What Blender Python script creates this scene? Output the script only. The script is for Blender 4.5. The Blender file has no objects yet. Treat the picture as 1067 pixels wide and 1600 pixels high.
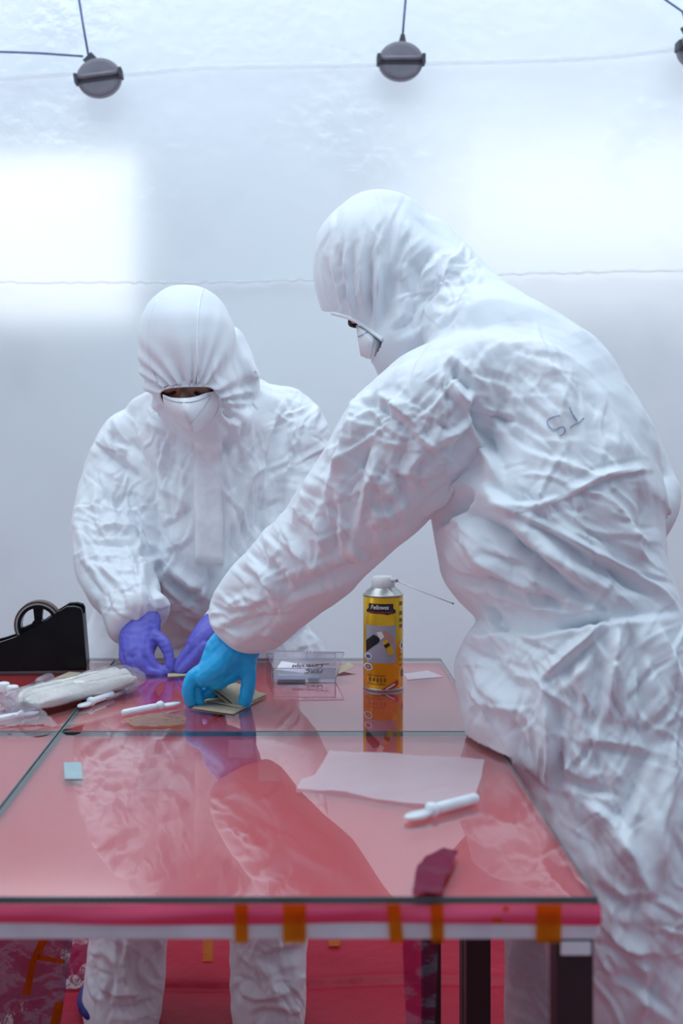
import bpy, bmesh, math, random
import numpy as np
from mathutils import Vector, Matrix
from mathutils.bvhtree import BVHTree
random.seed(7)
SC = bpy.context.scene
COL = SC.collection

# ------------------------------------------------------------------ camera
F, CX, CY, ZC = 1900.0, 456.0, 676.0, 1.166      # focal length and principal point (1067x1600 frame), eye height
cam = bpy.data.cameras.new('camera')
cam.sensor_fit = 'VERTICAL'; cam.sensor_width = 24; cam.sensor_height = 36
cam.lens = F / 1600 * 36
cam.shift_x = (533.5 - CX) / 1600
cam.shift_y = -(800 - CY) / 1600
cam.clip_start = 0.05
cam.dof.use_dof = True; cam.dof.focus_distance = 1.95; cam.dof.aperture_fstop = 4.0
camo = bpy.data.objects.new('camera', cam); COL.objects.link(camo)
camo.location = (0, 0, ZC); camo.rotation_euler = (math.pi / 2, 0, 0)
SC.camera = camo

# ------------------------------------------------------------------ light
SC.view_settings.view_transform = 'Standard'
SC.view_settings.look = 'None'
SC.view_settings.gamma = 1.0
SC.view_settings.use_curve_mapping = False
SC.view_settings.exposure = 0.02
world = bpy.data.worlds.new('world'); SC.world = world; world.use_nodes = True
world.node_tree.nodes['Background'].inputs[0].default_value = (0.64, 0.85, 1.10, 1)
world.node_tree.nodes['Background'].inputs[1].default_value = 0.37

def area(name, loc, aim, sx, sy, power, color):
    l = bpy.data.lights.new(name, 'AREA'); l.shape = 'RECTANGLE'; l.size = sx; l.size_y = sy
    l.energy = power; l.color = color
    o = bpy.data.objects.new(name, l); COL.objects.link(o); o.location = loc
    o.rotation_euler = (Vector(aim) - Vector(loc)).to_track_quat('-Z', 'Y').to_euler()
    return o
area('tent_roof_light', (-0.1, 1.7, 3.3), (-0.1, 1.9, 0.0), 4.6, 2.6, 84, (0.78, 0.905, 1.0))
area('film_top_fill', (0.2, 3.22, 3.0), (0.2, 3.0, 0.6), 5.0, 0.3, 36, (0.86, 0.93, 1.0))  # fill added behind the film to brighten its upper part, no lamp there
area('film_back_fill', (0.2, 3.40, 1.25), (0.2, 0.0, 1.25), 5.4, 2.2, 18, (0.80, 0.92, 1.0))  # unseen light panel added behind the film to lift its lower part
area('left_side_fill', (-3.2, 0.9, 1.9), (0.1, 2.1, 0.9), 1.6, 1.6, 9, (0.92, 0.96, 1.0))  # soft fill added at upper left to model the folds, no window there

# ------------------------------------------------------------------ helpers
def P(px, py, d):
    return Vector(((px - CX) * d / F, d, ZC + (CY - py) * d / F))
TOP = 0.752
def T(px, py, z=TOP):
    d = (ZC - z) * F / (py - CY)
    return P(px, py, d)

ORI = {}
def tag(o, label=None, cat=None, group=None, kind=None):
    if label: o['label'] = label
    if cat: o['category'] = cat
    if group: o['group'] = group
    if kind: o['kind'] = kind
    return o
def thing(name, loc, label, cat, group=None):
    o = bpy.data.objects.new(name, None); COL.objects.link(o); o.location = loc
    o.empty_display_size = 0.05
    ORI[o.name] = Vector(loc)
    return tag(o, label, cat, group)
def link_mesh(name, me, mats, parent=None, origin=None):
    """me holds world coordinates; the object's origin goes to its base (or its parent's)."""
    if not isinstance(mats, (list, tuple)): mats = [mats]
    for m in mats: me.materials.append(m)
    n = len(me.vertices); co = np.empty(n * 3); me.vertices.foreach_get('co', co); co = co.reshape(-1, 3)
    po = ORI[parent.name] if parent else Vector((0, 0, 0))
    if origin is None:
        origin = po if parent else Vector((float((co[:, 0].min() + co[:, 0].max()) / 2), float((co[:, 1].min() + co[:, 1].max()) / 2), float(co[:, 2].min())))
    co -= np.array(origin)[None]
    me.vertices.foreach_set('co', co.ravel()); me.update()
    o = bpy.data.objects.new(name, me); COL.objects.link(o)
    if parent: o.parent = parent
    o.location = Vector(origin) - po
    ORI[o.name] = Vector(origin)
    return o
def mesh_of(verts, faces, smooth=True):
    me = bpy.data.meshes.new('m')
    me.from_pydata([tuple(v) for v in verts], [], [tuple(f) for f in faces]); me.validate()
    if smooth: me.polygons.foreach_set('use_smooth', [True] * len(me.polygons))
    me.update(); return me
def mk(name, verts, faces, mats, parent=None, smooth=True, origin=None):
    return link_mesh(name, mesh_of(verts, faces, smooth), mats, parent, origin)
def from_bm(name, bm, mats, parent=None, smooth=False):
    bmesh.ops.recalc_face_normals(bm, faces=bm.faces)
    me = bpy.data.meshes.new('m'); bm.to_mesh(me); bm.free()
    if smooth: me.polygons.foreach_set('use_smooth', [True] * len(me.polygons))
    return link_mesh(name, me, mats, parent)
def box_bm(x0, x1, y0, y1, z0, z1, bev=0.0, seg=2, bm=None):
    bm = bm or bmesh.new()
    r = bmesh.ops.create_cube(bm, size=1.0)
    vs = r['verts']
    for v in vs:
        v.co = Vector((x0 + (v.co.x + .5) * (x1 - x0), y0 + (v.co.y + .5) * (y1 - y0), z0 + (v.co.z + .5) * (z1 - z0)))
    if bev:
        es = {e for v in vs for e in v.link_edges}
        bmesh.ops.bevel(bm, geom=list(es), offset=bev, segments=seg, affect='EDGES', profile=.5)
    return bm
def box(name, x0, x1, y0, y1, z0, z1, mat, parent=None, bev=0.0):
    return from_bm(name, box_bm(x0, x1, y0, y1, z0, z1, bev), mat, parent)
def catmull(pts, sub):
    pts = [np.array(p, float) for p in pts]
    if len(pts) < 3 or sub < 2: return pts
    out = []
    for i in range(len(pts) - 1):
        p0 = pts[i - 1] if i else 2 * pts[0] - pts[1]
        p1, p2 = pts[i], pts[i + 1]
        p3 = pts[i + 2] if i + 2 < len(pts) else 2 * pts[-1] - pts[-2]
        for k in range(sub):
            t = k / sub
            out.append(.5 * ((2 * p1) + (-p0 + p2) * t + (2 * p0 - 5 * p1 + 4 * p2 - p3) * t * t + (-p0 + 3 * p1 - 3 * p2 + p3) * t ** 3))
    out.append(pts[-1]); return out
def tube_geo(pts, r, seg=8, caps=True, base=0):
    """pts world vectors; r scalar or list"""
    pts = [Vector(p) for p in pts]; n = len(pts)
    rs = r if isinstance(r, (list, tuple)) else [r] * n
    V, Fc = [], []
    up = None
    for i, p in enumerate(pts):
        t = (pts[min(i + 1, n - 1)] - pts[max(i - 1, 0)]).normalized()
        if up is None:
            up = t.orthogonal().normalized()
        up = (up - t * up.dot(t)).normalized()
        b = t.cross(up)
        for k in range(seg):
            a = 2 * math.pi * k / seg
            V.append(p + (up * math.cos(a) + b * math.sin(a)) * rs[i])
    for i in range(n - 1):
        for k in range(seg):
            k2 = (k + 1) % seg
            Fc.append((base + i * seg + k, base + i * seg + k2, base + (i + 1) * seg + k2, base + (i + 1) * seg + k))
    if caps:
        Fc.append(tuple(base + k for k in reversed(range(seg))))
        Fc.append(tuple(base + (n - 1) * seg + k for k in range(seg)))
    return V, Fc
def tube(name, pts, r, mat, parent=None, seg=8):
    V, Fc = tube_geo(pts, r, seg)
    return mk(name, V, Fc, mat, parent)
def loft_geo(stations, sub=5, seg=24, base=0, capf=1.0):
    """stations (px, py, d, r_px, r_depth): elliptical rings round a centre line; closed with rounded ends"""
    st = catmull(stations, sub)
    C = [P(s[0], s[1], s[2]) for s in st]
    R1 = [abs(s[3]) * s[2] / F for s in st]; R2 = [abs(s[4]) for s in st]
    n = len(C)
    rings = []
    Tn = []
    for i in range(n):
        t = (C[min(i + 1, n - 1)] - C[max(i - 1, 0)]).normalized(); Tn.append(t)
    def ring(c, t, r1, r2):
        a1 = t.cross(Vector((0, 1, 0)))
        if a1.length < 1e-3: a1 = Vector((1, 0, 0))
        a1.normalize(); a2 = a1.cross(t).normalized()
        return [c + a1 * (math.cos(2 * math.pi * k / seg) * r1) + a2 * (math.sin(2 * math.pi * k / seg) * r2) for k in range(seg)]
    m0 = min(R1[0], R2[0]) * capf; m1 = min(R1[-1], R2[-1]) * capf
    for ang in (80, 55, 28):
        a = math.radians(ang)
        rings.append(ring(C[0] - Tn[0] * (math.sin(a) * m0), Tn[0], R1[0] * math.cos(a), R2[0] * math.cos(a)))
    for i in range(n): rings.append(ring(C[i], Tn[i], R1[i], R2[i]))
    for ang in (28, 55, 80):
        a = math.radians(ang)
        rings.append(ring(C[-1] + Tn[-1] * (math.sin(a) * m1), Tn[-1], R1[-1] * math.cos(a), R2[-1] * math.cos(a)))
    V = [v for r in rings for v in r]; Fc = []
    for i in range(len(rings) - 1):
        for k in range(seg):
            k2 = (k + 1) % seg
            Fc.append((base + i * seg + k, base + (i + 1) * seg + k, base + (i + 1) * seg + k2, base + i * seg + k2))
    Fc.append(tuple(base + k for k in range(seg)))
    Fc.append(tuple(base + (len(rings) - 1) * seg + k for k in reversed(range(seg))))
    return V, Fc
def union_mesh(geos, voxel, smooth_it=3):
    V, Fc = [], []
    for gv, gf in geos:
        b = len(V); V += gv; Fc += [tuple(i + b for i in f) for f in gf]
    me = mesh_of(V, Fc, False)
    bm = bmesh.new(); bm.from_mesh(me); bmesh.ops.recalc_face_normals(bm, faces=bm.faces); bm.to_mesh(me); bm.free()
    o = bpy.data.objects.new('tmp', me); COL.objects.link(o)
    md = o.modifiers.new('r', 'REMESH'); md.mode = 'VOXEL'; md.voxel_size = voxel
    dg = bpy.context.evaluated_depsgraph_get(); dg.update()
    out = bpy.data.meshes.new_from_object(o.evaluated_get(dg))
    bpy.data.objects.remove(o); bpy.data.meshes.remove(me)
    smooth_mesh(out, smooth_it)
    out.polygons.foreach_set('use_smooth', [True] * len(out.polygons))
    return out
def get_co(me):
    a = np.empty(len(me.vertices) * 3); me.vertices.foreach_get('co', a); return a.reshape(-1, 3)
def get_no(me):
    a = np.empty(len(me.vertices) * 3); me.vertices.foreach_get('normal', a); return a.reshape(-1, 3)
def set_co(me, co):
    me.vertices.foreach_set('co', co.ravel()); me.update()
def smooth_mesh(me, it, lam=.5, w=None):
    co = get_co(me); n = len(co)
    e = np.empty(len(me.edges) * 2, int); me.edges.foreach_get('vertices', e); e = e.reshape(-1, 2)
    cnt = np.maximum(np.bincount(e.ravel(), minlength=n), 1)
    for _ in range(it):
        s = np.zeros_like(co)
        for ax in range(3):
            s[:, ax] = np.bincount(e[:, 0], co[e[:, 1], ax], n) + np.bincount(e[:, 1], co[e[:, 0], ax], n)
        d = lam * (s / cnt[:, None] - co)
        co = co + (d if w is None else d * w[:, None])
    set_co(me, co)
# --- gradient noise on arrays
_rng = np.random.default_rng(11)
_perm = _rng.permutation(256); _perm = np.concatenate([_perm, _perm, _perm])
_g = _rng.normal(size=(256, 3)); _g /= np.linalg.norm(_g, axis=1)[:, None]
def pnoise(p):
    i = np.floor(p).astype(int); f = p - i; i = i & 255
    u = f * f * f * (f * (f * 6 - 15) + 10)
    out = 0
    for dx in (0, 1):
        for dy in (0, 1):
            for dz in (0, 1):
                h = _perm[_perm[_perm[i[:, 0] + dx] + i[:, 1] + dy] + i[:, 2] + dz] & 255
                g = _g[h]
                dot = g[:, 0] * (f[:, 0] - dx) + g[:, 1] * (f[:, 1] - dy) + g[:, 2] * (f[:, 2] - dz)
                wx = u[:, 0] if dx else 1 - u[:, 0]; wy = u[:, 1] if dy else 1 - u[:, 1]; wz = u[:, 2] if dz else 1 - u[:, 2]
                out = out + dot * wx * wy * wz
    return out * 1.6
def ridged(p): return 1 - 2 * np.abs(pnoise(p))
def crumple(co, amps, seed=0.0):
    """paper-like facets: locally masked triangle waves in random directions"""
    rn = np.random.default_rng(int(seed * 100)); h = np.zeros(len(co))
    for f, a, n in amps:
        warp = np.stack([pnoise(co * f * .35 + 3.1 + seed + k * 9.3) for k in range(2)], 1)
        for k in range(n):
            d = rn.normal(size=3); d /= np.linalg.norm(d)
            ph = co @ d * f + .9 * warp[:, k % 2] + rn.random() * 5
            tri = np.abs(ph - np.floor(ph) - .5) * 2
            w = np.clip(pnoise(co * f * .42 + rn.random(3) * 40) * 2.2 + .25, 0, 1)
            h += a * (tri - .5) * w
    return h
def to_px(co):
    return CX + co[:, 0] / co[:, 1] * F, CY - (co[:, 2] - ZC) / co[:, 1] * F
def crease_field(co, no, creases):
    """displacement along the normal from folds: ((px,py)..., half width px, height m); steep on one side, sloping on the other"""
    px, py = to_px(co)
    view = co - np.array([0, 0, ZC]); view /= np.linalg.norm(view, axis=1)[:, None]
    facing = np.clip(-(view * no).sum(1) * 2.2, 0, 1)
    h = np.zeros(len(co)); front = facing > 0
    for ci, (pts, w, amp) in enumerate(creases):
        pts = [p for p in catmull(pts, 4)] if len(pts) > 2 else [np.array(p, float) for p in pts]
        A = np.array(pts); lo, hi = A.min(0) - w * 5, A.max(0) + w * 5
        idx = np.nonzero(front & (px > lo[0]) & (px < hi[0]) & (py > lo[1]) & (py < hi[1]))[0]
        if not len(idx): continue
        x, y = px[idx], py[idx]
        best = np.full(len(idx), 1e9); tt = np.zeros(len(idx)); sg = np.ones(len(idx)); N = len(pts) - 1
        for i in range(N):
            a, b = pts[i], pts[i + 1]; ab = b - a; L2 = max(ab @ ab, 1e-6)
            t = np.clip(((x - a[0]) * ab[0] + (y - a[1]) * ab[1]) / L2, 0, 1)
            d = np.hypot(x - a[0] - t * ab[0], y - a[1] - t * ab[1])
            m = d < best; best = np.where(m, d, best); tt = np.where(m, (i + t) / N, tt)
            sg = np.where(m, np.sign((x - a[0]) * ab[1] - (y - a[1]) * ab[0]), sg)
        flip = 1 if ci % 2 else -1
        s = best / w; s = np.where(sg * flip > 0, s * 1.35, s * .62)
        prof = np.exp(-np.sqrt(s * s + .09) + .3) - .30 * np.exp(-((s - 2.2) / 1.1) ** 2)
        prof *= np.clip(5 - best / w, 0, 1)
        taper = np.clip(np.minimum(tt, 1 - tt) * 3.2 + .05, 0, 1)
        h[idx] += amp * prof * taper
    return h * facing
def auto_creases(regions, seed):
    """random long thin folds following the cloth's run in each region: (polygon, angle deg, spread deg, count, length, half width, height)"""
    rn = random.Random(seed); out = []
    fine = [(p, a, sp * 1.35, int(n * 1.5), ln * .8, w * .5, am * .32) for p, a, sp, n, ln, w, am in regions]
    for poly, ang, spread, n, ln, w, amp in [(r[0], r[1], r[2] * .8, r[3], r[4] * 1.3, r[5] * .8, r[6] * .8) for r in regions] + fine:
        P_ = np.array(poly); lo, hi = P_.min(0), P_.max(0); k = 0; guard = 0
        while k < n and guard < 5000:
            guard += 1
            x, y = rn.uniform(lo[0], hi[0]), rn.uniform(lo[1], hi[1])
            if not in_poly(np.array([x]), np.array([y]), poly)[0]: continue
            k += 1
            a = math.radians(ang + rn.gauss(0, spread)); L = ln * rn.uniform(.5, 1.5) / 2; c = rn.gauss(0, .22) * L
            dx, dy = math.cos(a), math.sin(a)
            out.append(([(x - dx * L, y - dy * L), (x - dy * c, y + dx * c), (x + dx * L, y + dy * L)], w * rn.uniform(.7, 1.4), amp * rn.uniform(.5, 1.25) * rn.choice((1, 1, -1))))
    return out
def bvh_of(me):
    return BVHTree.FromPolygons([v.co.copy() for v in me.vertices], [tuple(p.vertices) for p in me.polygons])
def cast(bvh, px, py):
    o = Vector((0, 0, ZC)); d = (P(px, py, 1.0) - o).normalized()
    h = bvh.ray_cast(o, d)
    return h[0], h[1]
def in_poly(px, py, poly):
    inside = np.zeros(len(px), bool); n = len(poly); j = n - 1
    for i in range(n):
        xi, yi = poly[i]; xj, yj = poly[j]
        c = ((yi > py) != (yj > py)) & (px < (xj - xi) * (py - yi) / ((yj - yi) or 1e-9) + xi)
        inside ^= c; j = i
    return inside
def cut_poly(me, poly, dmax, dmin=None):
    co = get_co(me); no = get_no(me); px, py = to_px(co)
    kill = in_poly(px, py, poly) & (co[:, 1] < dmax) & (no[:, 1] < .25)
    if dmin: kill = in_poly(px, py, poly) & (co[:, 1] > dmin)
    bm = bmesh.new(); bm.from_mesh(me); bm.verts.ensure_lookup_table()
    bmesh.ops.delete(bm, geom=[bm.verts[i] for i in np.nonzero(kill)[0]], context='VERTS')
    bm.to_mesh(me); bm.free()
def surf_path(bvh, pts, sub=6, off=.001):
    out = []
    for p in catmull(pts, sub):
        h, n = cast(bvh, p[0], p[1])
        if h is not None:
            if n.dot(h - Vector((0, 0, ZC))) > 0: n = -n
            out.append(h + n * off)
    return out
def smooth_pts(pts, it=2):
    pts = [Vector(p) for p in pts]
    for _ in range(it):
        pts = [pts[0]] + [(pts[i - 1] + pts[i] * 2 + pts[i + 1]) / 4 for i in range(1, len(pts) - 1)] + [pts[-1]]
    return pts
def ribbon_on(bvh, pts, half_px, off):
    """flat strip lying on a surface along a centre line given in frame pixels"""
    c = catmull(pts, 6); L, R = [], []
    for i, p in enumerate(c):
        t = c[min(i + 1, len(c) - 1)] - c[max(i - 1, 0)]; t /= np.linalg.norm(t); n = np.array([-t[1], t[0]])
        row = []
        for s in (-1, 0, 1):
            q = p + n * half_px * s
            h, nn = cast(bvh, q[0], q[1])
            if h is None: row = None; break
            if nn.dot(h - Vector((0, 0, ZC))) > 0: nn = -nn
            row.append(h + nn * off)
        if row: L.append(row)
    V = [v for r in L for v in r]
    Fc = [(i * 3 + k, i * 3 + k + 1, (i + 1) * 3 + k + 1, (i + 1) * 3 + k) for i in range(len(L) - 1) for k in (0, 1)]
    return V, Fc

# ------------------------------------------------------------------ materials
def new_mat(name):
    m = bpy.data.materials.new(name); m.use_nodes = True
    nt = m.node_tree; return m, nt, nt.nodes['Principled BSDF'], nt.nodes['Material Output']
def bump_noise(nt, bs, scale, strength, dist=.002, detail=4, stretch=(1, 1, 1), kind='noise'):
    tc = nt.nodes.new('ShaderNodeTexCoord'); mp = nt.nodes.new('ShaderNodeMapping'); mp.inputs['Scale'].default_value = stretch
    nt.links.new(tc.outputs['Object'], mp.inputs['Vector'])
    if kind == 'noise':
        nz = nt.nodes.new('ShaderNodeTexNoise'); nz.inputs['Scale'].default_value = scale; nz.inputs['Detail'].default_value = detail
        out = nz.outputs['Fac']
    else:
        nz = nt.nodes.new('ShaderNodeTexVoronoi'); nz.inputs['Scale'].default_value = scale; out = nz.outputs['Distance']
        w = nt.nodes.new('ShaderNodeTexNoise'); w.inputs['Scale'].default_value = scale * .6
        mx = nt.nodes.new('ShaderNodeMixRGB'); mx.blend_type = 'ADD'; mx.inputs[0].default_value = .35
        nt.links.new(mp.outputs[0], w.inputs['Vector']); nt.links.new(mp.outputs[0], mx.inputs[1]); nt.links.new(w.outputs['Color'], mx.inputs[2])
        nt.links.new(mx.outputs[0], nz.inputs['Vector'])
    if kind == 'noise': nt.links.new(mp.outputs[0], nz.inputs['Vector'])
    b = nt.nodes.new('ShaderNodeBump'); b.inputs['Strength'].default_value = strength; b.inputs['Distance'].default_value = dist
    nt.links.new(out, b.inputs['Height'])
    nt.links.new(b.outputs[0], bs.inputs['Normal'])
    return b
def vary(nt, bs, c1, c2, scale, detail=3, lo=.35, hi=.65):
    tc = nt.nodes.new('ShaderNodeTexCoord'); nz = nt.nodes.new('ShaderNodeTexNoise')
    nz.inputs['Scale'].default_value = scale; nz.inputs['Detail'].default_value = detail
    nt.links.new(tc.outputs['Object'], nz.inputs['Vector'])
    cr = nt.nodes.new('ShaderNodeValToRGB'); cr.color_ramp.elements[0].position = lo; cr.color_ramp.elements[1].position = hi
    cr.color_ramp.elements[0].color = (*c1, 1); cr.color_ramp.elements[1].color = (*c2, 1)
    nt.links.new(nz.outputs['Fac'], cr.inputs[0]); nt.links.new(cr.outputs[0], bs.inputs['Base Color'])
def plain(name, col, rough=.5, metal=0.0, spec=.5, var=.06, vscale=40, coat=0, bump=None):
    m, nt, bs, out = new_mat(name)
    vary(nt, bs, tuple(c * (1 - var) for c in col), tuple(min(1, c * (1 + var)) for c in col), vscale)
    bs.inputs['Roughness'].default_value = rough; bs.inputs['Metallic'].default_value = metal
    bs.inputs['Specular IOR Level'].default_value = spec; bs.inputs['Coat Weight'].default_value = coat
    if bump: bump_noise(nt, bs, *bump)
    return m
def schlick(nt, f0):
    lw = nt.nodes.new('ShaderNodeLayerWeight'); pw = nt.nodes.new('ShaderNodeMath'); pw.operation = 'POWER'; pw.inputs[1].default_value = 5
    ma = nt.nodes.new('ShaderNodeMath'); ma.operation = 'MULTIPLY_ADD'; ma.inputs[1].default_value = 1 - f0; ma.inputs[2].default_value = f0; ma.use_clamp = True
    nt.links.new(lw.outputs['Facing'], pw.inputs[0]); nt.links.new(pw.outputs[0], ma.inputs[0])
    return lw, ma
def film_mat(name, tint, opacity, diff, rough=.12, gl=.12, bump=(30, .5, .004)):
    """thin plastic film: part clear and tinted, part milky, with a glossy skin"""
    m, nt, bs, out = new_mat(name)
    nt.nodes.remove(bs)
    tr = nt.nodes.new('ShaderNodeBsdfTransparent'); tr.inputs[0].default_value = (*tint, 1)
    di = nt.nodes.new('ShaderNodeBsdfDiffuse'); di.inputs[0].default_value = (*diff, 1)
    tl = nt.nodes.new('ShaderNodeBsdfTranslucent'); tl.inputs[0].default_value = (*diff, 1)
    ml = nt.nodes.new('ShaderNodeMixShader'); ml.inputs[0].default_value = .5
    nt.links.new(di.outputs[0], ml.inputs[1]); nt.links.new(tl.outputs[0], ml.inputs[2])
    m1 = nt.nodes.new('ShaderNodeMixShader'); m1.inputs[0].default_value = opacity
    nt.links.new(tr.outputs[0], m1.inputs[1]); nt.links.new(ml.outputs[0], m1.inputs[2])
    gs = nt.nodes.new('ShaderNodeBsdfGlossy'); gs.inputs['Roughness'].default_value = rough
    lw, ma = schlick(nt, .03 + gl)
    m2 = nt.nodes.new('ShaderNodeMixShader'); nt.links.new(ma.outputs[0], m2.inputs[0])
    nt.links.new(m1.outputs[0], m2.inputs[1]); nt.links.new(gs.outputs[0], m2.inputs[2])
    nt.links.new(m2.outputs[0], out.inputs['Surface'])
    if bump:
        b = bump_noise(nt, gs, *bump)
        nt.links.new(b.outputs[0], lw.inputs['Normal'])
    return m

M = {}
def suit_mat():
    m, nt, bs, out = new_mat('white_coverall')
    vary(nt, bs, (.80, .83, .875), (.84, .865, .905), 3)
    bs.inputs['Roughness'].default_value = .5; bs.inputs['Specular IOR Level'].default_value = .35
    bs.inputs['Sheen Weight'].default_value = .15
    b1 = bump_noise(nt, bs, 26, .30, .003, 2, (1, 1, 1))
    nz = nt.nodes.new('ShaderNodeTexNoise'); nz.inputs['Scale'].default_value = 60; nz.inputs['Detail'].default_value = 4; nz.inputs['Distortion'].default_value = .6
    tc = nt.nodes.new('ShaderNodeTexCoord'); nt.links.new(tc.outputs['Object'], nz.inputs['Vector'])
    b2 = nt.nodes.new('ShaderNodeBump'); b2.inputs['Strength'].default_value = .16; b2.inputs['Distance'].default_value = .0015
    nt.links.new(nz.outputs['Fac'], b2.inputs['Height']); nt.links.new(b1.outputs[0], b2.inputs['Normal'])
    nt.links.new(b2.outputs[0], bs.inputs['Normal'])
    return m
M['suit'] = suit_mat()
M['seam'] = plain('suit_seam', (.88, .90, .93), .5)
M['mask'] = plain('mask_fabric', (.83, .84, .87), .7, var=.02, bump=(400, .15, .0005))
M['mask_line'] = plain('mask_weld', (.50, .52, .58), .7)
M['skin'] = plain('skin', (.62, .34, .25), .5, var=.08, vscale=60)
M['hair'] = plain('dark_brow', (.03, .018, .012), .6)
M['eye'] = plain('eye_dark', (.02, .012, .01), .2)
M['violet'] = plain('violet_nitrile', (.125, .12, .58), .42, var=.06, vscale=50, bump=(140, .25, .0015))
M['blue'] = plain('blue_nitrile', (.01, .43, .84), .36, var=.08, vscale=50, bump=(140, .25, .0015))
M['shoe'] = plain('blue_shoe_cover', (.006, .025, .20), .5, bump=(40, .5, .004))
M['ink'] = plain('blue_ink', (.17, .20, .38), .6)
M['black'] = plain('black_plastic', (.004, .004, .006), .25, spec=.22, var=.2)
M['wheel_tape'] = plain('brown_tape', (.10, .05, .035), .35)
M['kraft'] = plain('kraft_paper', (.46, .38, .27), .8, var=.08, vscale=30, bump=(200, .2, .0005))
M['kraft_in'] = plain('kraft_paper_inside', (.42, .33, .22), .85, var=.06)
M['white_plastic'] = plain('white_plastic', (.82, .84, .88), .3)
M['grey_plastic'] = plain('grey_plastic', (.30, .31, .34), .35)
M['cotton'] = plain('cream_cotton', (.80, .77, .68), .9, var=.05, bump=(90, .6, .003))
M['paper'] = plain('white_paper', (.80, .76, .80), .8, var=.02)
M['gold'] = plain('gold_tin', (.78, .45, .015), .26, metal=.55, var=.03)
M['tin'] = plain('bare_tin', (.42, .41, .40), .3, metal=.9)
M['cap'] = plain('cap_plastic', (.72, .69, .69), .4)
M['print_black'] = plain('print_black', (.008, .006, .008), .35)
M['print_white'] = plain('print_white', (.8, .78, .76), .4)
M['print_grey'] = plain('print_lilac_grey', (.36, .35, .42), .4, var=.1, vscale=30)
M['print_red'] = plain('print_red', (.42, .02, .03), .35)
M['print_skin'] = plain('print_skin', (.50, .26, .20), .45)
M['print_brown'] = plain('print_brown', (.16, .09, .01), .45)
M['print_blue'] = plain('print_blue', (.10, .13, .32), .4)
M['leg_metal'] = plain('dark_leg_metal', (.030, .020, .024), .45, metal=.2)
M['alu'] = plain('rail_metal', (.78, .80, .84), .4, metal=0, var=.08, vscale=20)
M['clip'] = plain('grey_clip_plastic', (.19, .18, .215), .45, var=.1, vscale=25)
M['clip_dark'] = plain('dark_clip_strap', (.05, .05, .065), .6)
M['cord'] = plain('blue_cord', (.035, .085, .25), .6)
M['slip'] = plain('pale_slip', (.33, .44, .47), .5)
M['slide'] = plain('coverslip_blue_grey', (.16, .21, .30), .2)
M['black_marker'] = plain('black_marker', (.015, .012, .02), .6)
M['hall_wall'] = plain('hall_wall_paint', (.42, .45, .50), .9)
M['frame'] = plain('window_frame_paint', (.6, .62, .65), .5)
M['tape'] = None
def tape_mat():
    m, nt, bs, out = new_mat('amber_tape')
    vary(nt, bs, (.62, .16, .005), (.72, .24, .01), 60)
    bs.inputs['Roughness'].default_value = .18
    tr = nt.nodes.new('ShaderNodeBsdfTransparent'); tr.inputs[0].default_value = (.95, .42, .03, 1)
    mx = nt.nodes.new('ShaderNodeMixShader'); mx.inputs[0].default_value = .45
    nt.links.new(tr.outputs[0], mx.inputs[1]); nt.links.new(bs.outputs[0], mx.inputs[2]); nt.links.new(mx.outputs[0], out.inputs[0])
    return m
M['tape'] = tape_mat()
M['clear'] = film_mat('clear_plastic', (.975, .965, .985), .07, (.85, .82, .92), .08, .02, None)
M['clear_pink'] = film_mat('clear_soft_plastic', (.86, .82, .88), .28, (.75, .72, .80), .15, .05, (60, .4, .003))
M['bag'] = film_mat('clear_bag', (.93, .92, .95), .16, (.8, .8, .85), .12, .05, (45, .8, .006))
M['purple_film'] = film_mat('violet_film', (.62, .16, .50), .22, (.30, .10, .26), .14, .06, (26, 1, .01))
M['purple_film2'] = film_mat('grey_violet_film', (.58, .24, .52), .55, (.20, .15, .24), .16, .06, (22, 1, .012))
M['purple_flap'] = plain('violet_flap_film', (.17, .008, .040), .45, spec=.15, bump=(30, .6, .004))
M['tissue'] = film_mat('thin_tissue', (.92, .84, .88), .68, (.84, .76, .82), .6, 0, None)
M['amber_film'] = film_mat('tan_film', (.80, .55, .30), .55, (.55, .36, .16), .2, .05, (60, .8, .004))
def red_film_mat(name, c1, c2, rough, bump, spec=.5):
    m, nt, bs, out = new_mat(name)
    vary(nt, bs, c1, c2, 4)
    bs.inputs['Roughness'].default_value = rough
    bs.inputs['Specular IOR Level'].default_value = spec
    bump_noise(nt, bs, *bump); return m
M['red_film'] = red_film_mat('red_film', (.90, .085, .095), (.94, .10, .11), .12, (14, .06, .004))
M['pink_film'] = red_film_mat('pink_red_film', (.84, .075, .17), (.90, .10, .21), .2, (18, .35, .006))
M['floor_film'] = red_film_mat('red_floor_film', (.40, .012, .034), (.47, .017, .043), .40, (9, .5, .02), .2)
def pane_mat():
    m, nt, bs, out = new_mat('glass_pane'); nt.nodes.remove(bs)
    tr = nt.nodes.new('ShaderNodeBsdfTransparent'); tr.inputs[0].default_value = (.96, .97, .97, 1)
    gs = nt.nodes.new('ShaderNodeBsdfGlossy'); gs.inputs['Roughness'].default_value = .015
    lw, fr = schlick(nt, .30)
    mx = nt.nodes.new('ShaderNodeMixShader')
    nt.links.new(fr.outputs[0], mx.inputs[0]); nt.links.new(tr.outputs[0], mx.inputs[1]); nt.links.new(gs.outputs[0], mx.inputs[2])
    nt.links.new(mx.outputs[0], out.inputs[0]); return m
M['pane'] = pane_mat()
def under_mat():
    m, nt, bs, out = new_mat('glass_underside'); nt.nodes.remove(bs)
    tr = nt.nodes.new('ShaderNodeBsdfTransparent'); tr.inputs[0].default_value = (.97, .98, .98, 1)
    nt.links.new(tr.outputs[0], out.inputs[0]); return m
M['pane_under'] = under_mat()
M['pane_edge'] = plain('glass_edge', (.10, .145, .15), .25, var=.15, vscale=12)
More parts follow.
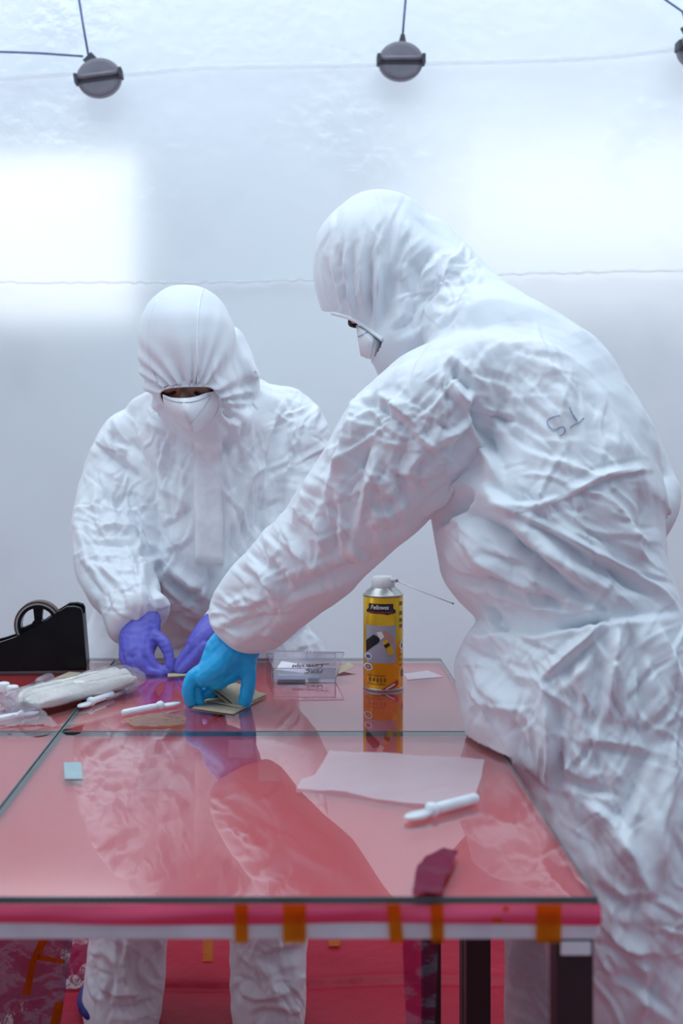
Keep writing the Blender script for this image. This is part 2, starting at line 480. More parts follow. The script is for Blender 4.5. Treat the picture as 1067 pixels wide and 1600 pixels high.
def wall_film_mat():
    m, nt, bs, out = new_mat('milky_tent_film'); nt.nodes.remove(bs)
    di = nt.nodes.new('ShaderNodeBsdfDiffuse'); di.inputs[0].default_value = (.80, .862, .905, 1)
    tl = nt.nodes.new('ShaderNodeBsdfTranslucent'); tl.inputs[0].default_value = (.86, .88, .90, 1)
    mx = nt.nodes.new('ShaderNodeMixShader'); mx.inputs[0].default_value = .36
    gs = nt.nodes.new('ShaderNodeBsdfGlossy'); gs.inputs['Roughness'].default_value = .22
    m2 = nt.nodes.new('ShaderNodeMixShader')
    tc = nt.nodes.new('ShaderNodeTexCoord'); nz = nt.nodes.new('ShaderNodeTexNoise'); nz.inputs['Scale'].default_value = 1.9; nz.inputs['Detail'].default_value = 3
    mr = nt.nodes.new('ShaderNodeMapRange'); mr.inputs[1].default_value = .53; mr.inputs[2].default_value = .70; mr.inputs[3].default_value = .05; mr.inputs[4].default_value = .20
    nt.links.new(tc.outputs['Object'], nz.inputs['Vector']); nt.links.new(nz.outputs['Fac'], mr.inputs[0]); nt.links.new(mr.outputs[0], m2.inputs[0])
    b = bump_noise(nt, gs, 26, .75, .010, 6, (1, 1, 1))
    nt.links.new(di.outputs[0], mx.inputs[1]); nt.links.new(tl.outputs[0], mx.inputs[2])
    nt.links.new(mx.outputs[0], m2.inputs[1]); nt.links.new(gs.outputs[0], m2.inputs[2])
    nt.links.new(m2.outputs[0], out.inputs[0]); return m
M['wall_film'] = wall_film_mat()
M['weld'] = film_mat('film_weld', (.97, .975, .98), .30, (.92, .93, .95), .12, .0, (40, .8, .004))
M['weld2'] = film_mat('film_weld_glint', (.98, .98, .99), .55, (.97, .97, .98), .2, .10, (60, .8, .004))
def emit_mat(name, col, s):
    m, nt, bs, out = new_mat(name); nt.nodes.remove(bs)
    e = nt.nodes.new('ShaderNodeEmission'); e.inputs[0].default_value = (*col, 1); e.inputs[1].default_value = s
    nt.links.new(e.outputs[0], out.inputs[0]); return m
M['daylight'] = emit_mat('window_daylight', (.90, .95, 1.0), 2.4)
M['daylight2'] = emit_mat('window_daylight_far', (.92, .96, 1.0), 2.6)

# ------------------------------------------------------------------ setting: floor, film wall, hall wall with windows
WY = 2.95                                             # depth of the film wall
def film_wall():
    nx, nz = 150, 90; x0, x1, z0, z1 = -2.6, 3.0, 0.0, 2.9
    X = np.linspace(x0, x1, nx); Z = np.linspace(z0, z1, nz)
    g = np.array([(x, 0, z) for z in Z for x in X])
    w = .016 * pnoise(g * [1.2, 1, .8] + 5) + .006 * ridged(g * [3.1, 1, 1.6] + 9) + .003 * pnoise(g * [9, 1, 5])
    V = [(a[0], WY + b, a[2]) for a, b in zip(g, w)]
    Fc = [(j * nx + i, j * nx + i + 1, (j + 1) * nx + i + 1, (j + 1) * nx + i) for j in range(nz - 1) for i in range(nx - 1)]
    o = mk('wall_back', V, Fc, M['wall_film']); tag(o, 'milky white plastic film wall hanging behind the two people', 'wall', kind='structure')
    return o
wall_back = film_wall()
tag(box('wall_hall', -3.4, 3.8, 3.42, 3.52, 0, 3.2, M['hall_wall']), 'grey hall wall behind the plastic film', 'wall', kind='structure')

def hall_window(name, x0, x1, z0, z1, y, mat, label):
    t = thing(name, ((x0 + x1) / 2, y, z0), label, 'window'); t['kind'] = 'structure'
    box('window_pane', x0, x1, y, y + .01, z0, z1, mat, t)
    box('window_frame', x0 - .03, x0, y + .002, 3.42, z0 - .03, z1 + .03, M['frame'], t)
    box('window_frame', x1, x1 + .03, y + .002, 3.42, z0 - .03, z1 + .03, M['frame'], t)
    box('window_frame', x0, x1, y + .002, 3.42, z1, z1 + .03, M['frame'], t)
    box('window_frame', x0, x1, y + .002, 3.42, z0 - .03, z0, M['frame'], t)
d = WY
hall_window('window_1', P(-330, 0, d).x, P(214, 0, d).x, P(0, 500, d).z, P(0, 238, d).z, 3.0, M['daylight'], 'bright window glowing through the film at left of the hooded heads')
hall_window('window_2', P(640, 0, d).x, P(1500, 0, d).x, P(0, 455, d).z, P(0, 205, d).z, 3.14, M['daylight2'], 'wide bright window glowing through the film above the bending person')

def floor():
    nx, ny = 90, 120; X = np.linspace(-2.6, 3.0, nx); Y = np.concatenate([np.linspace(-1.0, 2.3, 50), np.linspace(2.32, 2.72, 50), np.linspace(2.74, 3.42, 20)])
    V = []
    for y in Y:
        for x in X:
            z = 0
            if y > 2.3:
                c = 2.57 + .012 * math.sin(x * 5)
                z += .012 / (1 + math.exp(-(y - c) / .003)) - .006 * math.exp(-((y - c + .012) / .008) ** 2)
                z += .004 * math.sin(x * 9 + y * 7) * math.sin(y * 13 - x * 4)
            V.append((x, y, z))
    Fc = [(j * nx + i, j * nx + i + 1, (j + 1) * nx + i + 1, (j + 1) * nx + i) for j in range(ny - 1) for i in range(nx - 1)]
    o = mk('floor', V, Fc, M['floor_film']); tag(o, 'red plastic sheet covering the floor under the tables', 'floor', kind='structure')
floor()

# welds and clips on the film wall
def weld(name, pts, half, label, mat, y=WY - .02, wob=.0, seed=0):
    c = catmull(pts, 14); V = []; rn = random.Random(seed)
    for i, p in enumerate(c):
        q = P(p[0], p[1], y); r = (rn.random() - .5) * wob
        for s, dy in ((-1, .004), (-.4, -.003), (.4, -.003), (1, .004)):
            V.append(Vector((q.x, y + dy + r, q.z + s * half + r * .4)))
    Fc = [(i * 4 + k, i * 4 + k + 1, (i + 1) * 4 + k + 1, (i + 1) * 4 + k) for i in range(len(c) - 1) for k in range(3)]
    tag(mk(name, V, Fc, mat), label, 'film seam')
weld('film_seam', [(-1100, 150), (-600, 140), (-120, 128), (0, 121), (110, 114), (200, 114), (330, 104), (560, 100), (700, 96), (860, 92), (960, 86), (1067, 74), (1200, 66), (1700, 50), (2300, 40)], .0085, 'faint wavy seam of the film running behind the round clips', M['weld'], wob=.006, seed=3)
weld('film_seam', [(-1100, 446), (-500, 444), (-120, 442), (40, 441), (200, 441), (330, 441), (480, 437), (640, 433), (800, 428), (990, 424), (1200, 420), (1700, 416), (2300, 412)], .003, 'thin glinting seam of the film level with the hooded heads', M['weld2'], wob=.016, seed=5)

def film_clip(cx, cy, tilt, strap, cords, label):
    d = WY - .06; c = P(cx, cy, d); k = d / F
    t = thing('film_clip', c - Vector((0, 0, .05)), label, 'clip', 'round clips gripping the film')
    r = 35 * k
    def disc(scale, y0, y1, zc=0):
        bm = bmesh.new(); n = 40
        def rg(y, s): return [bm.verts.new(Vector((math.cos(2 * math.pi * i / n) * r * s, y, math.sin(2 * math.pi * i / n) * r * s * .86 + zc))) for i in range(n)]
        rings = [rg(y1, scale), rg(y0 + .004, scale), rg(y0, scale * .93), rg(y0 - .001, scale * .8)]
        for a, b in zip(rings, rings[1:]):
            for i in range(n): bm.faces.new((a[i], a[(i + 1) % n], b[(i + 1) % n], b[i]))
        bm.faces.new(rings[-1]); bm.faces.new(list(reversed(rings[0])))
        return bm
    rot = Matrix.Rotation(math.radians(tilt), 4, 'Y')
    def place(bm):
        for v in bm.verts: v.co = rot @ v.co + c
        return bm
    from_bm('disc', place(disc(1, -.012, .012)), M['clip'], t, False)
    bm = bmesh.new(); bmesh.ops.create_cone(bm, cap_ends=True, segments=16, radius1=.0062, radius2=.0062, depth=2.04 * r)
    for v in bm.verts: v.co = Matrix.Rotation(math.pi / 2, 4, 'Y') @ v.co + Vector((0, -.016, .003))
    from_bm('clamp_bar', place(bm), M['clip'], t, True)
    for s in (-1, 1):
        from_bm('end_stop', place(box_bm(s * r - .004, s * r + .004, -.024, .01, -.010, .013, .001)), M['clip_dark'], t)
    from_bm('groove', place(box_bm(-r * .93, r * .93, -.0155, -.012, -.0095, -.0055)), M['clip_dark'], t)
    (ax, ay), (bx, by), w0, w1 = strap
    a, b = P(ax, ay, d), P(bx, by, d); n = (b - a).cross(Vector((0, 1, 0))).normalized()
    V = []
    for y in (-.004, .004):
        for q, w in ((a, w0), (b, w1)):
            V += [q + n * w * k + Vector((0, y, 0)), q - n * w * k + Vector((0, y, 0))]
    from_v = [(0, 1, 3, 2), (4, 6, 7, 5), (0, 4, 5, 1), (2, 3, 7, 6), (0, 2, 6, 4), (1, 5, 7, 3)]
    mk('strap', V, from_v, M['clip_dark'], t, False)
    for cd in cords:
        tube('cord', [P(x, y, d) for x, y in cd], .0026, M['cord'], t)
film_clip(155, 122, -8, ((150, 102), (136, 88), 9, 9), [[(138, 86), (130, 40), (122, -10), (100, -120)], [(130, 88), (60, 83), (0, 81), (-90, 80), (-700, 70)]], 'grey round film clip held by two cords, above the violet-gloved person')
film_clip(626, 96, 0, ((628, 76), (629, 54), 8, 3), [[(629, 56), (631, 30), (634, -5), (640, -120)]], 'grey round film clip on a straight upright cord, above the bending person')
film_clip(1093, 78, 5, ((1080, 56), (1070, 40), 9, 8), [[(1074, 44), (1066, 18), (1040, 0), (940, -70)]], 'grey round film clip cut off by the right picture edge')

# ------------------------------------------------------------------ tables
XR, XS, XL = .2727, -.3218, -.9163
YF, YM, YB = 1.084, 1.684, 2.233
def pane(x0, x1, y0, y1, parent):
    bm = box_bm(x0, x1, y0, y1, TOP - .006, TOP, 0)
    for f in bm.faces:
        f.material_index = 0 if f.normal.z > .5 else (2 if f.normal.z < -.5 else 1)
    # greenish ground rim on top, as wide as the polished edge
    me_top = [f for f in bm.faces if f.normal.z > .5]
    r = bmesh.ops.inset_region(bm, faces=me_top, thickness=.0022)
    for f in r['faces']: f.material_index = 1
    return from_bm('glass_pane', bm, [M['pane'], M['pane_edge'], M['pane_under']], parent)
def table(name, y0, y1, label, front):
    t = thing(name, ((XL + XR) / 2, (y0 + y1) / 2, 0), label, 'table')
    g = .0012
    pane(XS + g, XR, y0, y1 - g, t); pane(XL, XS - g, y0, y1 - g, t)
    # dark joint strip seen between the panes
    box('joint_strip', XS - .004, XS + .004, y0 + .003, y1 - .003, TOP - .0068, TOP - .0062, M['pane_edge'], t)
    # taut film over the top, folded down over the front rail
    nx, ny = 60, 30; V = []; Fc = []
    for j in range(ny):
        for i in range(nx):
            V.append((XL + .002 + (XR - XL - .001) * i / (nx - 1), y0 + .0005 + (y1 - y0 - .001) * j / (ny - 1), TOP - .0072))
    Fc = [(j * nx + i, j * nx + i + 1, (j + 1) * nx + i + 1, (j + 1) * nx + i) for j in range(ny - 1) for i in range(nx - 1)]
    mk('table_film', V, Fc, M['red_film'], t)
    V = []; rows = 7
    for j in range(rows):
        z = TOP - .0065 - .0165 * j / (rows - 1)
        for i in range(nx * 2):
            x = XL + (XR + .002 - XL) * i / (nx * 2 - 1)
            V.append((x, y0 - .0025 - .0022 * math.sin(j / (rows - 1) * math.pi) - .0012 * math.sin(x * 31 + j * .6) * math.sin(x * 13), z + .0012 * math.sin(x * 17) * j / (rows - 1)))
    nn = nx * 2
    Fc = [(j * nn + i, (j + 1) * nn + i, (j + 1) * nn + i + 1, j * nn + i + 1) for j in range(rows - 1) for i in range(nn - 1)]
    mk('film_skirt', V, Fc, M['pink_film'], t)
    V = []
    for j in range(5):
        z = TOP - .0065 - .0165 * j / 4
        for i in range(20): V.append((XR + .0022, y0 - .003 + (y1 - y0 - .01) * i / 19, z))
    Fc = [(j * 20 + i, j * 20 + i + 1, (j + 1) * 20 + i + 1, (j + 1) * 20 + i) for j in range(4) for i in range(19)]
    mk('film_skirt', V, Fc, M['pink_film'], t)
    z0, z1 = .714, TOP - .0078
    box('rail', XL, XR, y0, y0 + .03, z0, z1, M['alu'], t, .0015)
    box('rail', XL, XR, y1 - .032, y1 - .002, z0, z1, M['alu'], t, .0015)
    box('rail', XR - .03, XR, y0 + .03, y1 - .032, z0, z1, M['alu'], t, .0015)
    box('rail', XL, XL + .03, y0 + .03, y1 - .032, z0, z1, M['alu'], t, .0015)
    for x in (XL + .004, XR - .036):
        for y in (y0 + .002, y1 - .036):
            lg = box('leg', x, x + .033, y, y + .033, .012, z0, M['leg_metal'], t, .002)
            box('foot_cap', x - .002, x + .035, y - .002, y + .035, .0, .014, M['black'], lg, .002)
            box('bracket', x + .003, x + .03, y - .0025, y, z0 - .014, z0 - .002, M['alu'], lg, .0008)
    return t
front_table = table('glass_topped_table', YF, YM, 'front red table with bare glass panes, amber-taped front edge and dark legs', True)
back_table = table('glass_topped_table', YM + .002, YB, 'rear red glass-topped table carrying the spray can and the black dispenser', False)
# amber tape holding the film skirt of the front table
def skirt_tape(x0, x1, lean=0, z0=.7125, z1=TOP - .004):
    a, b = P(x0, 0, YF).x, P(x1, 0, YF).x; l = lean * YF / F
    V = []; n = 6
    for j in range(n):
        z = z1 + (z0 - z1) * j / (n - 1)
        for i in range(4):
            V.append((a + (b - a) * i / 3 + l * j / (n - 1), YF - .0064 + .0022 * (j / (n - 1)), z))
    Fc = [(j * 4 + i, (j + 1) * 4 + i, (j + 1) * 4 + i + 1, j * 4 + i + 1) for j in range(n - 1) for i in range(3)]
    mk('tape_strip', V, Fc, M['tape'], front_table)
for a in ((367, 388), (442, 478), (603, 624, 6), (671, 691, 2), (836, 875)): skirt_tape(*a)
skirt_tape(784, 793, 0, TOP - .011, TOP - .006); skirt_tape(766, 780, 4, TOP - .021, TOP - .016)
# pale slips and a violet film flap lying under the glass
def under(name, quad, mat, label, cat, group=None):
    V = [T(x, y, TOP - .0068) for x, y in quad]; n = len(V)
    Vb = [v - Vector((0, 0, .0003)) for v in V]
    Fc = [tuple(range(n)), tuple(reversed(range(n, 2 * n)))] + [(i, n + i, n + (i + 1) % n, (i + 1) % n) for i in range(n)]
    o = mk(name, V + Vb, Fc, mat, None, False); tag(o, label, cat, group); return o
def on_top(name, quad, mat, label, cat, group=None, z=TOP + .0004, th=.0005, parent=None):
    V = [T(x, y, z + th) for x, y in quad]; n = len(V)
    Vb = [v - Vector((0, 0, th)) for v in V]
    Fc = [tuple(range(n)), tuple(reversed(range(n, 2 * n)))] + [(i, n + i, n + (i + 1) % n, (i + 1) % n) for i in range(n)]
    o = mk(name, V + Vb, Fc, mat, parent, False)
    if label: tag(o, label, cat, group)
    return o
M['faint'] = plain('faint_pink_label', (.80, .17, .19), .7, spec=.1, var=.03)
g = 'faint labels under the front pane'
under('flat_label', [(217, 1158), (290, 1158), (286, 1183), (211, 1183)], M['faint'], 'faint pale label under the glass nearest the dark pane joint, left one', 'label', g)
under('flat_label', [(219, 1200), (300, 1200), (296, 1234), (212, 1234)], M['faint'], 'larger faint pale label under the glass, in front of the other', 'label', g)
under('flat_label', [(357, 1156), (396, 1156), (396, 1184), (356, 1184)], M['faint'], 'faint pale label under the glass below the blue glove', 'label', g)
under('flat_label', [(402, 1156), (430, 1156), (438, 1221), (404, 1221)], M['faint'], 'narrow faint label under the glass left of the pink tissue', 'label', g)
on_top('pale_slip', [(100, 1191), (127, 1191), (129, 1217), (101, 1217)], M['slip'], 'small pale blue-green square slip on the front glass pane', 'slip')

# ------------------------------------------------------------------ films hanging and lying below the table
def crinkled(name, quad, nx, ny, amp, mat, label, cat, seed, parent=None, freq=18):
    A, B, C, D = [Vector(q) for q in quad]; pts = []
    for j in range(ny):
        v = j / (ny - 1)
        for i in range(nx):
            u = i / (nx - 1)
            pts.append((A * (1 - u) + B * u) * (1 - v) + (D * (1 - u) + C * u) * v)
    co = np.array([tuple(p) for p in pts]); n = (B - A).cross(D - A).normalized()
    h = amp * (ridged(co * freq + seed) - .3) + amp * .5 * pnoise(co * freq * 2.3 + seed)
    co = co + np.array(n)[None] * h[:, None]
    co[:, 2] = np.maximum(co[:, 2], .004)
    Fc = [(j * nx + i, j * nx + i + 1, (j + 1) * nx + i + 1, (j + 1) * nx + i) for j in range(ny - 1) for i in range(nx - 1)]
    o = mk(name, co, Fc, mat, parent)
    if label: tag(o, label, cat)
    return o
def film_flap():
    out = [(644, 1401), (650, 1362), (664, 1340), (690, 1331), (716, 1333), (709, 1352), (694, 1380), (690, 1401)]
    bm = bmesh.new(); f = bm.faces.new([bm.verts.new(T(x, y, TOP + .002)) for x, y in out])
    bmesh.ops.triangulate(bm, faces=[f]); bmesh.ops.subdivide_edges(bm, edges=bm.edges, cuts=5, use_grid_fill=True); bmesh.ops.triangulate(bm, faces=bm.faces)
    co = np.array([v.co[:] for v in bm.verts]); w = .003 * ridged(co * 30)
    for v, h in zip(bm.verts, w): v.co.z = TOP + .0035 + max(-.003, h)
    tag(from_bm('violet_film_flap', bm, M['purple_flap'], None, True), 'dark violet crumpled film flap on the front glass edge', 'film')
film_flap()
crinkled('hanging_film', [P(628, 1462, 1.45), P(686, 1462, 1.45), P(676, 1700, 1.45), P(640, 1700, 1.45)], 16, 60, .007, M['purple_film'], 'crinkled violet film strip hanging beneath the table beside a leg', 'film', 3)
lf = crinkled('hanging_film', [P(-200, 1440, 2.0), P(118, 1440, 2.0), P(88, 1640, 1.95), P(-200, 1640, 1.95)], 60, 40, .010, M['purple_film2'], 'grey-violet crinkled film sheet with amber tape under the table at left', 'film', 8)
bv = None
for q in ([(63, 1464), (78, 1464), (58, 1502), (47, 1502)], [(47, 1502), (57, 1502), (47, 1555), (35, 1555)], [(86, 1566), (100, 1566), (90, 1610), (76, 1610)], [(60, 1492), (100, 1500), (100, 1506), (58, 1500)]):
    V = [P(x, y, 1.955) for x, y in q]
    V2 = [v + Vector((0, .0006, 0)) for v in V]
    mk('tape_strip', V + V2, [(0, 3, 2, 1), (4, 5, 6, 7), (0, 1, 5, 4), (1, 2, 6, 5), (2, 3, 7, 6), (3, 0, 4, 7)], M['tape'], lf, False)
crinkled('floor_film_scrap', [P(100, 1462, 2.60), P(165, 1462, 2.60), P(150, 1545, 2.54), P(95, 1545, 2.54)], 24, 24, .01, M['purple_film'], 'crumpled pinkish clear film behind the legs of the violet-gloved person', 'film', 21)
for q, lab in (([(318, 1467), (333, 1467), (332, 1502), (317, 1502)], 'amber tape piece stuck on the red floor sheet, nearer the left legs'),
               ([(514, 1468), (532, 1468), (531, 1478), (513, 1478)], 'short amber tape piece on the red floor sheet, right of the legs')):
    V = [T(x, y, .016) for x, y in q]; V2 = [v - Vector((0, 0, .0006)) for v in V]
    tag(mk('floor_tape', V + V2, [(0, 1, 2, 3), (7, 6, 5, 4), (0, 4, 5, 1), (1, 5, 6, 2), (2, 6, 7, 3), (3, 7, 4, 0)], M['tape'], None, False), lab, 'tape')

# ------------------------------------------------------------------ people
def finger(pts, r, sub=4, seg=12):
    """pts (px, py, d); r start and end radius in metres"""
    n = len(pts); st = []
    for i, p in enumerate(pts):
        rr = r[0] + (r[1] - r[0]) * i / (n - 1)
        st.append((p[0], p[1], p[2], rr * F / p[2], rr))
    return loft_geo(st, sub, seg)

def ell(c, rx, ry, rz, R=None, nu=20, nv=14):
    V, Fc = [], []
    R = R or Matrix.Identity(3)
    for j in range(nv + 1):
        th = math.pi * (j + .02 if j == 0 else (j - .02 if j == nv else j)) / nv
        for i in range(nu):
            ph = 2 * math.pi * i / nu
            V.append(Vector(c) + R @ Vector((rx * math.sin(th) * math.cos(ph), ry * math.sin(th) * math.sin(ph), rz * math.cos(th))))
    for j in range(nv):
        for i in range(nu):
            i2 = (i + 1) % nu
            Fc.append((j * nu + i, (j + 1) * nu + i, (j + 1) * nu + i2, j * nu + i2))
    Fc.append(tuple(reversed(range(nu)))); Fc.append(tuple(nv * nu + i for i in range(nu)))
    return V, Fc
def glove(name, geos, mat, parent, seed, vox=.0017):
    m = union_mesh(geos, vox, 2); c = get_co(m); n = get_no(m)
    c += n * crumple(c, ((35, .0008, 3), (80, .0005, 4)), seed)[:, None]; set_co(m, c)
    return link_mesh(name, m, mat, parent)
def head_frame(c, fwd, up):
    f = Vector(fwd).normalized(); u = Vector(up); u = (u - f * u.dot(f)).normalized(); r = f.cross(u)
    return Matrix((r, f, u)).transposed(), Vector(c)
def make_head(parent, c, fwd, up, s=1.0):
    R, c = head_frame(c, fwd, up)
    def L(x, y, z): return c + R @ (Vector((x, y, z)) * s)
    geos = [ell(L(0, -.01, .02), .074 * s, .092 * s, .100 * s, R), ell(L(0, .012, -.040), .054 * s, .060 * s, .072 * s, R),
            ell(L(0, .090, -.018), .011 * s, .016 * s, .030 * s, R), ell(L(0, .098, -.036), .016 * s, .016 * s, .013 * s, R),
            ell(L(.03, .074, .024), .028 * s, .014 * s, .010 * s, R), ell(L(-.03, .074, .024), .028 * s, .014 * s, .010 * s, R),
            ell(L(.033, .066, .004), .017 * s, .014 * s, .012 * s, R), ell(L(-.033, .066, .004), .017 * s, .014 * s, .012 * s, R),
            ell(L(0, .066, -.066), .022 * s, .010 * s, .008 * s, R),
            ell(L(.077, -.01, -.01), .010 * s, .018 * s, .030 * s, R), ell(L(-.077, -.01, -.01), .010 * s, .018 * s, .030 * s, R)]
    h = link_mesh('head', union_mesh(geos, .0035, 3), M['skin'], parent)
    h['label'] = 'face in the hood opening'
    for sx in (-1, 1):
        b = [L(sx * x, y, z) for x, y, z in ((.012, .089, .020), (.025, .090, .026), (.040, .083, .027), (.052, .071, .021))]
        tube('eyebrow', catmull(b, 4), [.0035] * 13, M['hair'], h)
        e = [L(sx * x, y, z) for x, y, z in ((.018, .078, .001), (.028, .082, -.003), (.040, .078, -.004), (.050, .070, .000))]
        tube('eyelashes', catmull(e, 4), [.0028] * 13, M['eye'], h)
    return R, c

def patch(name, grid_px, off, bvh, mat, parent, th=.002):
    """cloth strip laid on a surface: grid_px rows of frame points"""
    ny, nx = len(grid_px), len(grid_px[0]); V = []; B = []
    for row in grid_px:
        for x, y in row:
            h, n = cast(bvh, x, y)
            if h is None: h = V[-1]; n = Vector((0, -1, 0))
            if n.dot(h - Vector((0, 0, ZC))) > 0: n = -n
            V.append(h + Vector((0, -off, 0))); B.append(h + Vector((0, .012, 0)))
    V = [Vector(v) for v in V]
    # relax
    for _ in range(3):
        W = [v.copy() for v in V]
        for j in range(ny):
            for i in range(nx):
                nb = [V[jj * nx + ii] for jj, ii in ((j - 1, i), (j + 1, i), (j, i - 1), (j, i + 1)) if 0 <= jj < ny and 0 <= ii < nx]
                a = sum((q.y for q in nb), 0.0) / len(nb); k = j * nx + i
                s = (V[k].y * .5 + a * .5) / V[k].y
                o = Vector((0, 0, ZC)); W[k] = o + (V[k] - o) * s
        V = W
    N = nx * ny
    Fc = [(j * nx + i, (j + 1) * nx + i, (j + 1) * nx + i + 1, j * nx + i + 1) for j in range(ny - 1) for i in range(nx - 1)]
    for i in range(nx - 1):
        Fc += [(i, i + 1, N + i + 1, N + i), ((ny - 1) * nx + i + 1, (ny - 1) * nx + i, N + (ny - 1) * nx + i, N + (ny - 1) * nx + i + 1)]
    for j in range(ny - 1):
        Fc += [((j + 1) * nx, j * nx, N + j * nx, N + (j + 1) * nx), (j * nx + nx - 1, (j + 1) * nx + nx - 1, N + (j + 1) * nx + nx - 1, N + j * nx + nx - 1)]
    return mk(name, V + B, Fc, mat, parent)

# ---- person behind the rear table (violet gloves)
pa = thing('person', (P(310, 0, 2.43).x, 2.43, 0), 'person in white hooded coverall and mask wearing violet gloves, standing behind the tables', 'person', 'people in coveralls')
A_lofts = [
    [(330, 606, 2.43, 62, .06), (332, 618, 2.43, 104, .09), (331, 646, 2.42, 138, .118), (328, 690, 2.39, 136, .13), (326, 750, 2.38, 132, .14), (322, 820, 2.38, 138, .15), (318, 880, 2.39, 146, .152), (314, 925, 2.42, 150, .14), (312, 965, 2.45, 165, .145), (312, 1010, 2.46, 198, .155), (312, 1060, 2.46, 200, .16), (312, 1120, 2.46, 198, .155)],
    [(255, 1110, 2.46, 105, .115), (228, 1300, 2.45, 80, .092), (205, 1450, 2.44, 60, .080), (198, 1530, 2.43, 62, .085), (194, 1572, 2.41, 62, .080), (192, 1602, 2.39, 56, .07)],
    [(372, 1110, 2.44, 105, .115), (400, 1300, 2.40, 80, .092), (418, 1450, 2.37, 62, .080), (420, 1540, 2.36, 60, .082), (420, 1600, 2.36, 56, .08), (420, 1622, 2.36, 50, .07)],
    [(255, 668, 2.41, 42, .06), (218, 674, 2.41, 46, .07), (196, 698, 2.40, 50, .078), (186, 745, 2.39, 57, .078), (180, 800, 2.36, 62, .078), (178, 855, 2.31, 66, .078), (188, 905, 2.245, 60, .068), (205, 944, 2.18, 52, .060), (221, 970, 2.15, 52, .056)],
    [(400, 640, 2.42, 42, .06), (438, 648, 2.42, 48, .07), (456, 680, 2.41, 53, .078), (460, 735, 2.40, 50, .078), (462, 800, 2.36, 52, .075), (450, 870, 2.30, 58, .07), (410, 930, 2.22, 54, .062), (360, 968, 2.155, 42, .05), (338, 985, 2.13, 36, .045)],
    [(300, 456, 2.25, 13, .03), (299, 463, 2.25, 34, .06), (297, 479, 2.245, 58, .09), (294, 505, 2.24, 73, .112), (293, 535, 2.235, 78, .122), (295, 565, 2.235, 78, .122), (302, 592, 2.245, 73, .116), (312, 620, 2.27, 66, .105), (322, 650, 2.32, 68, .09)],
    [(345, 530, 2.31, 30, .055), (357, 575, 2.33, 36, .065), (362, 620, 2.35, 40, .072), (362, 665, 2.37, 48, .075)],
    [(290, 655, 2.30, 40, .05), (330, 668, 2.30, 44, .05), (370, 660, 2.31, 36, .05)],
]
A_creases = [
    ([(226, 747), (236, 800), (244, 845), (253, 873)], 7, -.014), ([(253, 873), (245, 905), (247, 950)], 6, -.012),
    ([(201, 684), (214, 715), (227, 752)], 6, -.010), ([(152, 704), (190, 724), (227, 754)], 6, -.009), ([(168, 671), (176, 690), (184, 712)], 5, -.007),
    ([(160, 690), (200, 705), (222, 735)], 5, .007), ([(156, 769), (170, 783), (184, 788), (201, 770)], 5, -.007), ([(190, 800), (215, 845), (218, 868)], 6, .006),
    ([(215, 861), (232, 866), (249, 868)], 5, -.008), ([(127, 875), (142, 905), (156, 928)], 6, -.007), ([(145, 880), (175, 900), (200, 930)], 6, .006), ([(200, 885), (215, 930), (225, 965)], 6, .006), ([(140, 830), (180, 822), (225, 832)], 6, .006), ([(130, 850), (170, 850), (215, 852)], 5, -.005),
    ([(257, 897), (270, 915), (284, 928), (316, 955)], 6, -.016), ([(262, 880), (290, 905), (325, 925)], 10, .008), ([(316, 880), (328, 905), (322, 945)], 5, -.008), ([(330, 905), (300, 935), (280, 945)], 5, -.006),
    ([(445, 643), (433, 680), (424, 730), (420, 779)], 6, -.013), ([(420, 779), (414, 810), (408, 845)], 6, -.009), ([(452, 655), (445, 690), (432, 740)], 6, .007), ([(470, 660), (455, 720), (440, 770)], 6, .006),
    ([(243, 690), (250, 740), (262, 800)], 7, .006), ([(272, 700), (262, 760), (275, 830)], 6, -.006), ([(240, 760), (275, 775), (296, 800)], 6, .005), ([(250, 830), (280, 812), (298, 790)], 6, -.005), ([(250, 860), (280, 850), (305, 830)], 6, .005),
    ([(352, 720), (362, 790), (372, 860)], 7, .006), ([(385, 690), (372, 740), (360, 790)], 7, -.006), ([(400, 720), (385, 780), (372, 830)], 6, .006), ([(395, 660), (405, 700), (410, 740)], 6, -.005), ([(362, 640), (355, 690), (350, 720)], 5, -.007),
    ([(230, 655), (245, 680), (246, 715)], 7, .006), ([(255, 665), (262, 690), (258, 720)], 6, -.005),
    ([(346, 640), (365, 655), (372, 640)], 5, -.008), ([(375, 600), (382, 630), (378, 650)], 5, -.006), ([(378, 530), (385, 580), (396, 600)], 5, .006),
    ([(440, 960), (470, 975), (510, 965)], 7, .008), ([(450, 1010), (480, 985), (512, 1000)], 7, -.006), ([(265, 965), (300, 985), (330, 1000)], 6, .006),
    ([(160, 1480), (190, 1520), (215, 1590)], 6, .007), ([(220, 1470), (215, 1520), (235, 1560)], 6, -.007), ([(150, 1530), (180, 1555), (230, 1550)], 6, .006), ([(170, 1570), (200, 1575), (250, 1560)], 5, -.006),
    ([(375, 1490), (420, 1530), (440, 1590)], 6, .007), ([(400, 1500), (440, 1490), (475, 1480)], 6, -.007), ([(370, 1540), (400, 1560), (460, 1545)], 6, .006), ([(390, 1590), (420, 1580), (470, 1590)], 6, -.006),
]
OPEN_A = [(249, 614), (258, 607), (276, 604), (300, 603), (322, 603), (335, 608), (343, 620), (343, 635), (336, 650), (322, 664), (304, 672), (284, 660), (264, 640), (253, 626)]
me = union_mesh([loft_geo(s, capf=.22 if i in (3, 4) else .6) for i, s in enumerate(A_lofts)], .0029, 20)
co, no = get_co(me), get_no(me)
px, py = to_px(co)
hood = np.clip((650 - py) / 30, 0, 1) * (np.abs(px - 300) < 100) * (co[:, 1] < 2.30)
h = crumple(co, ((4, .012, 4), (9, .0042, 5), (20, .0013, 6)), 1.3) * (1 - .85 * hood)
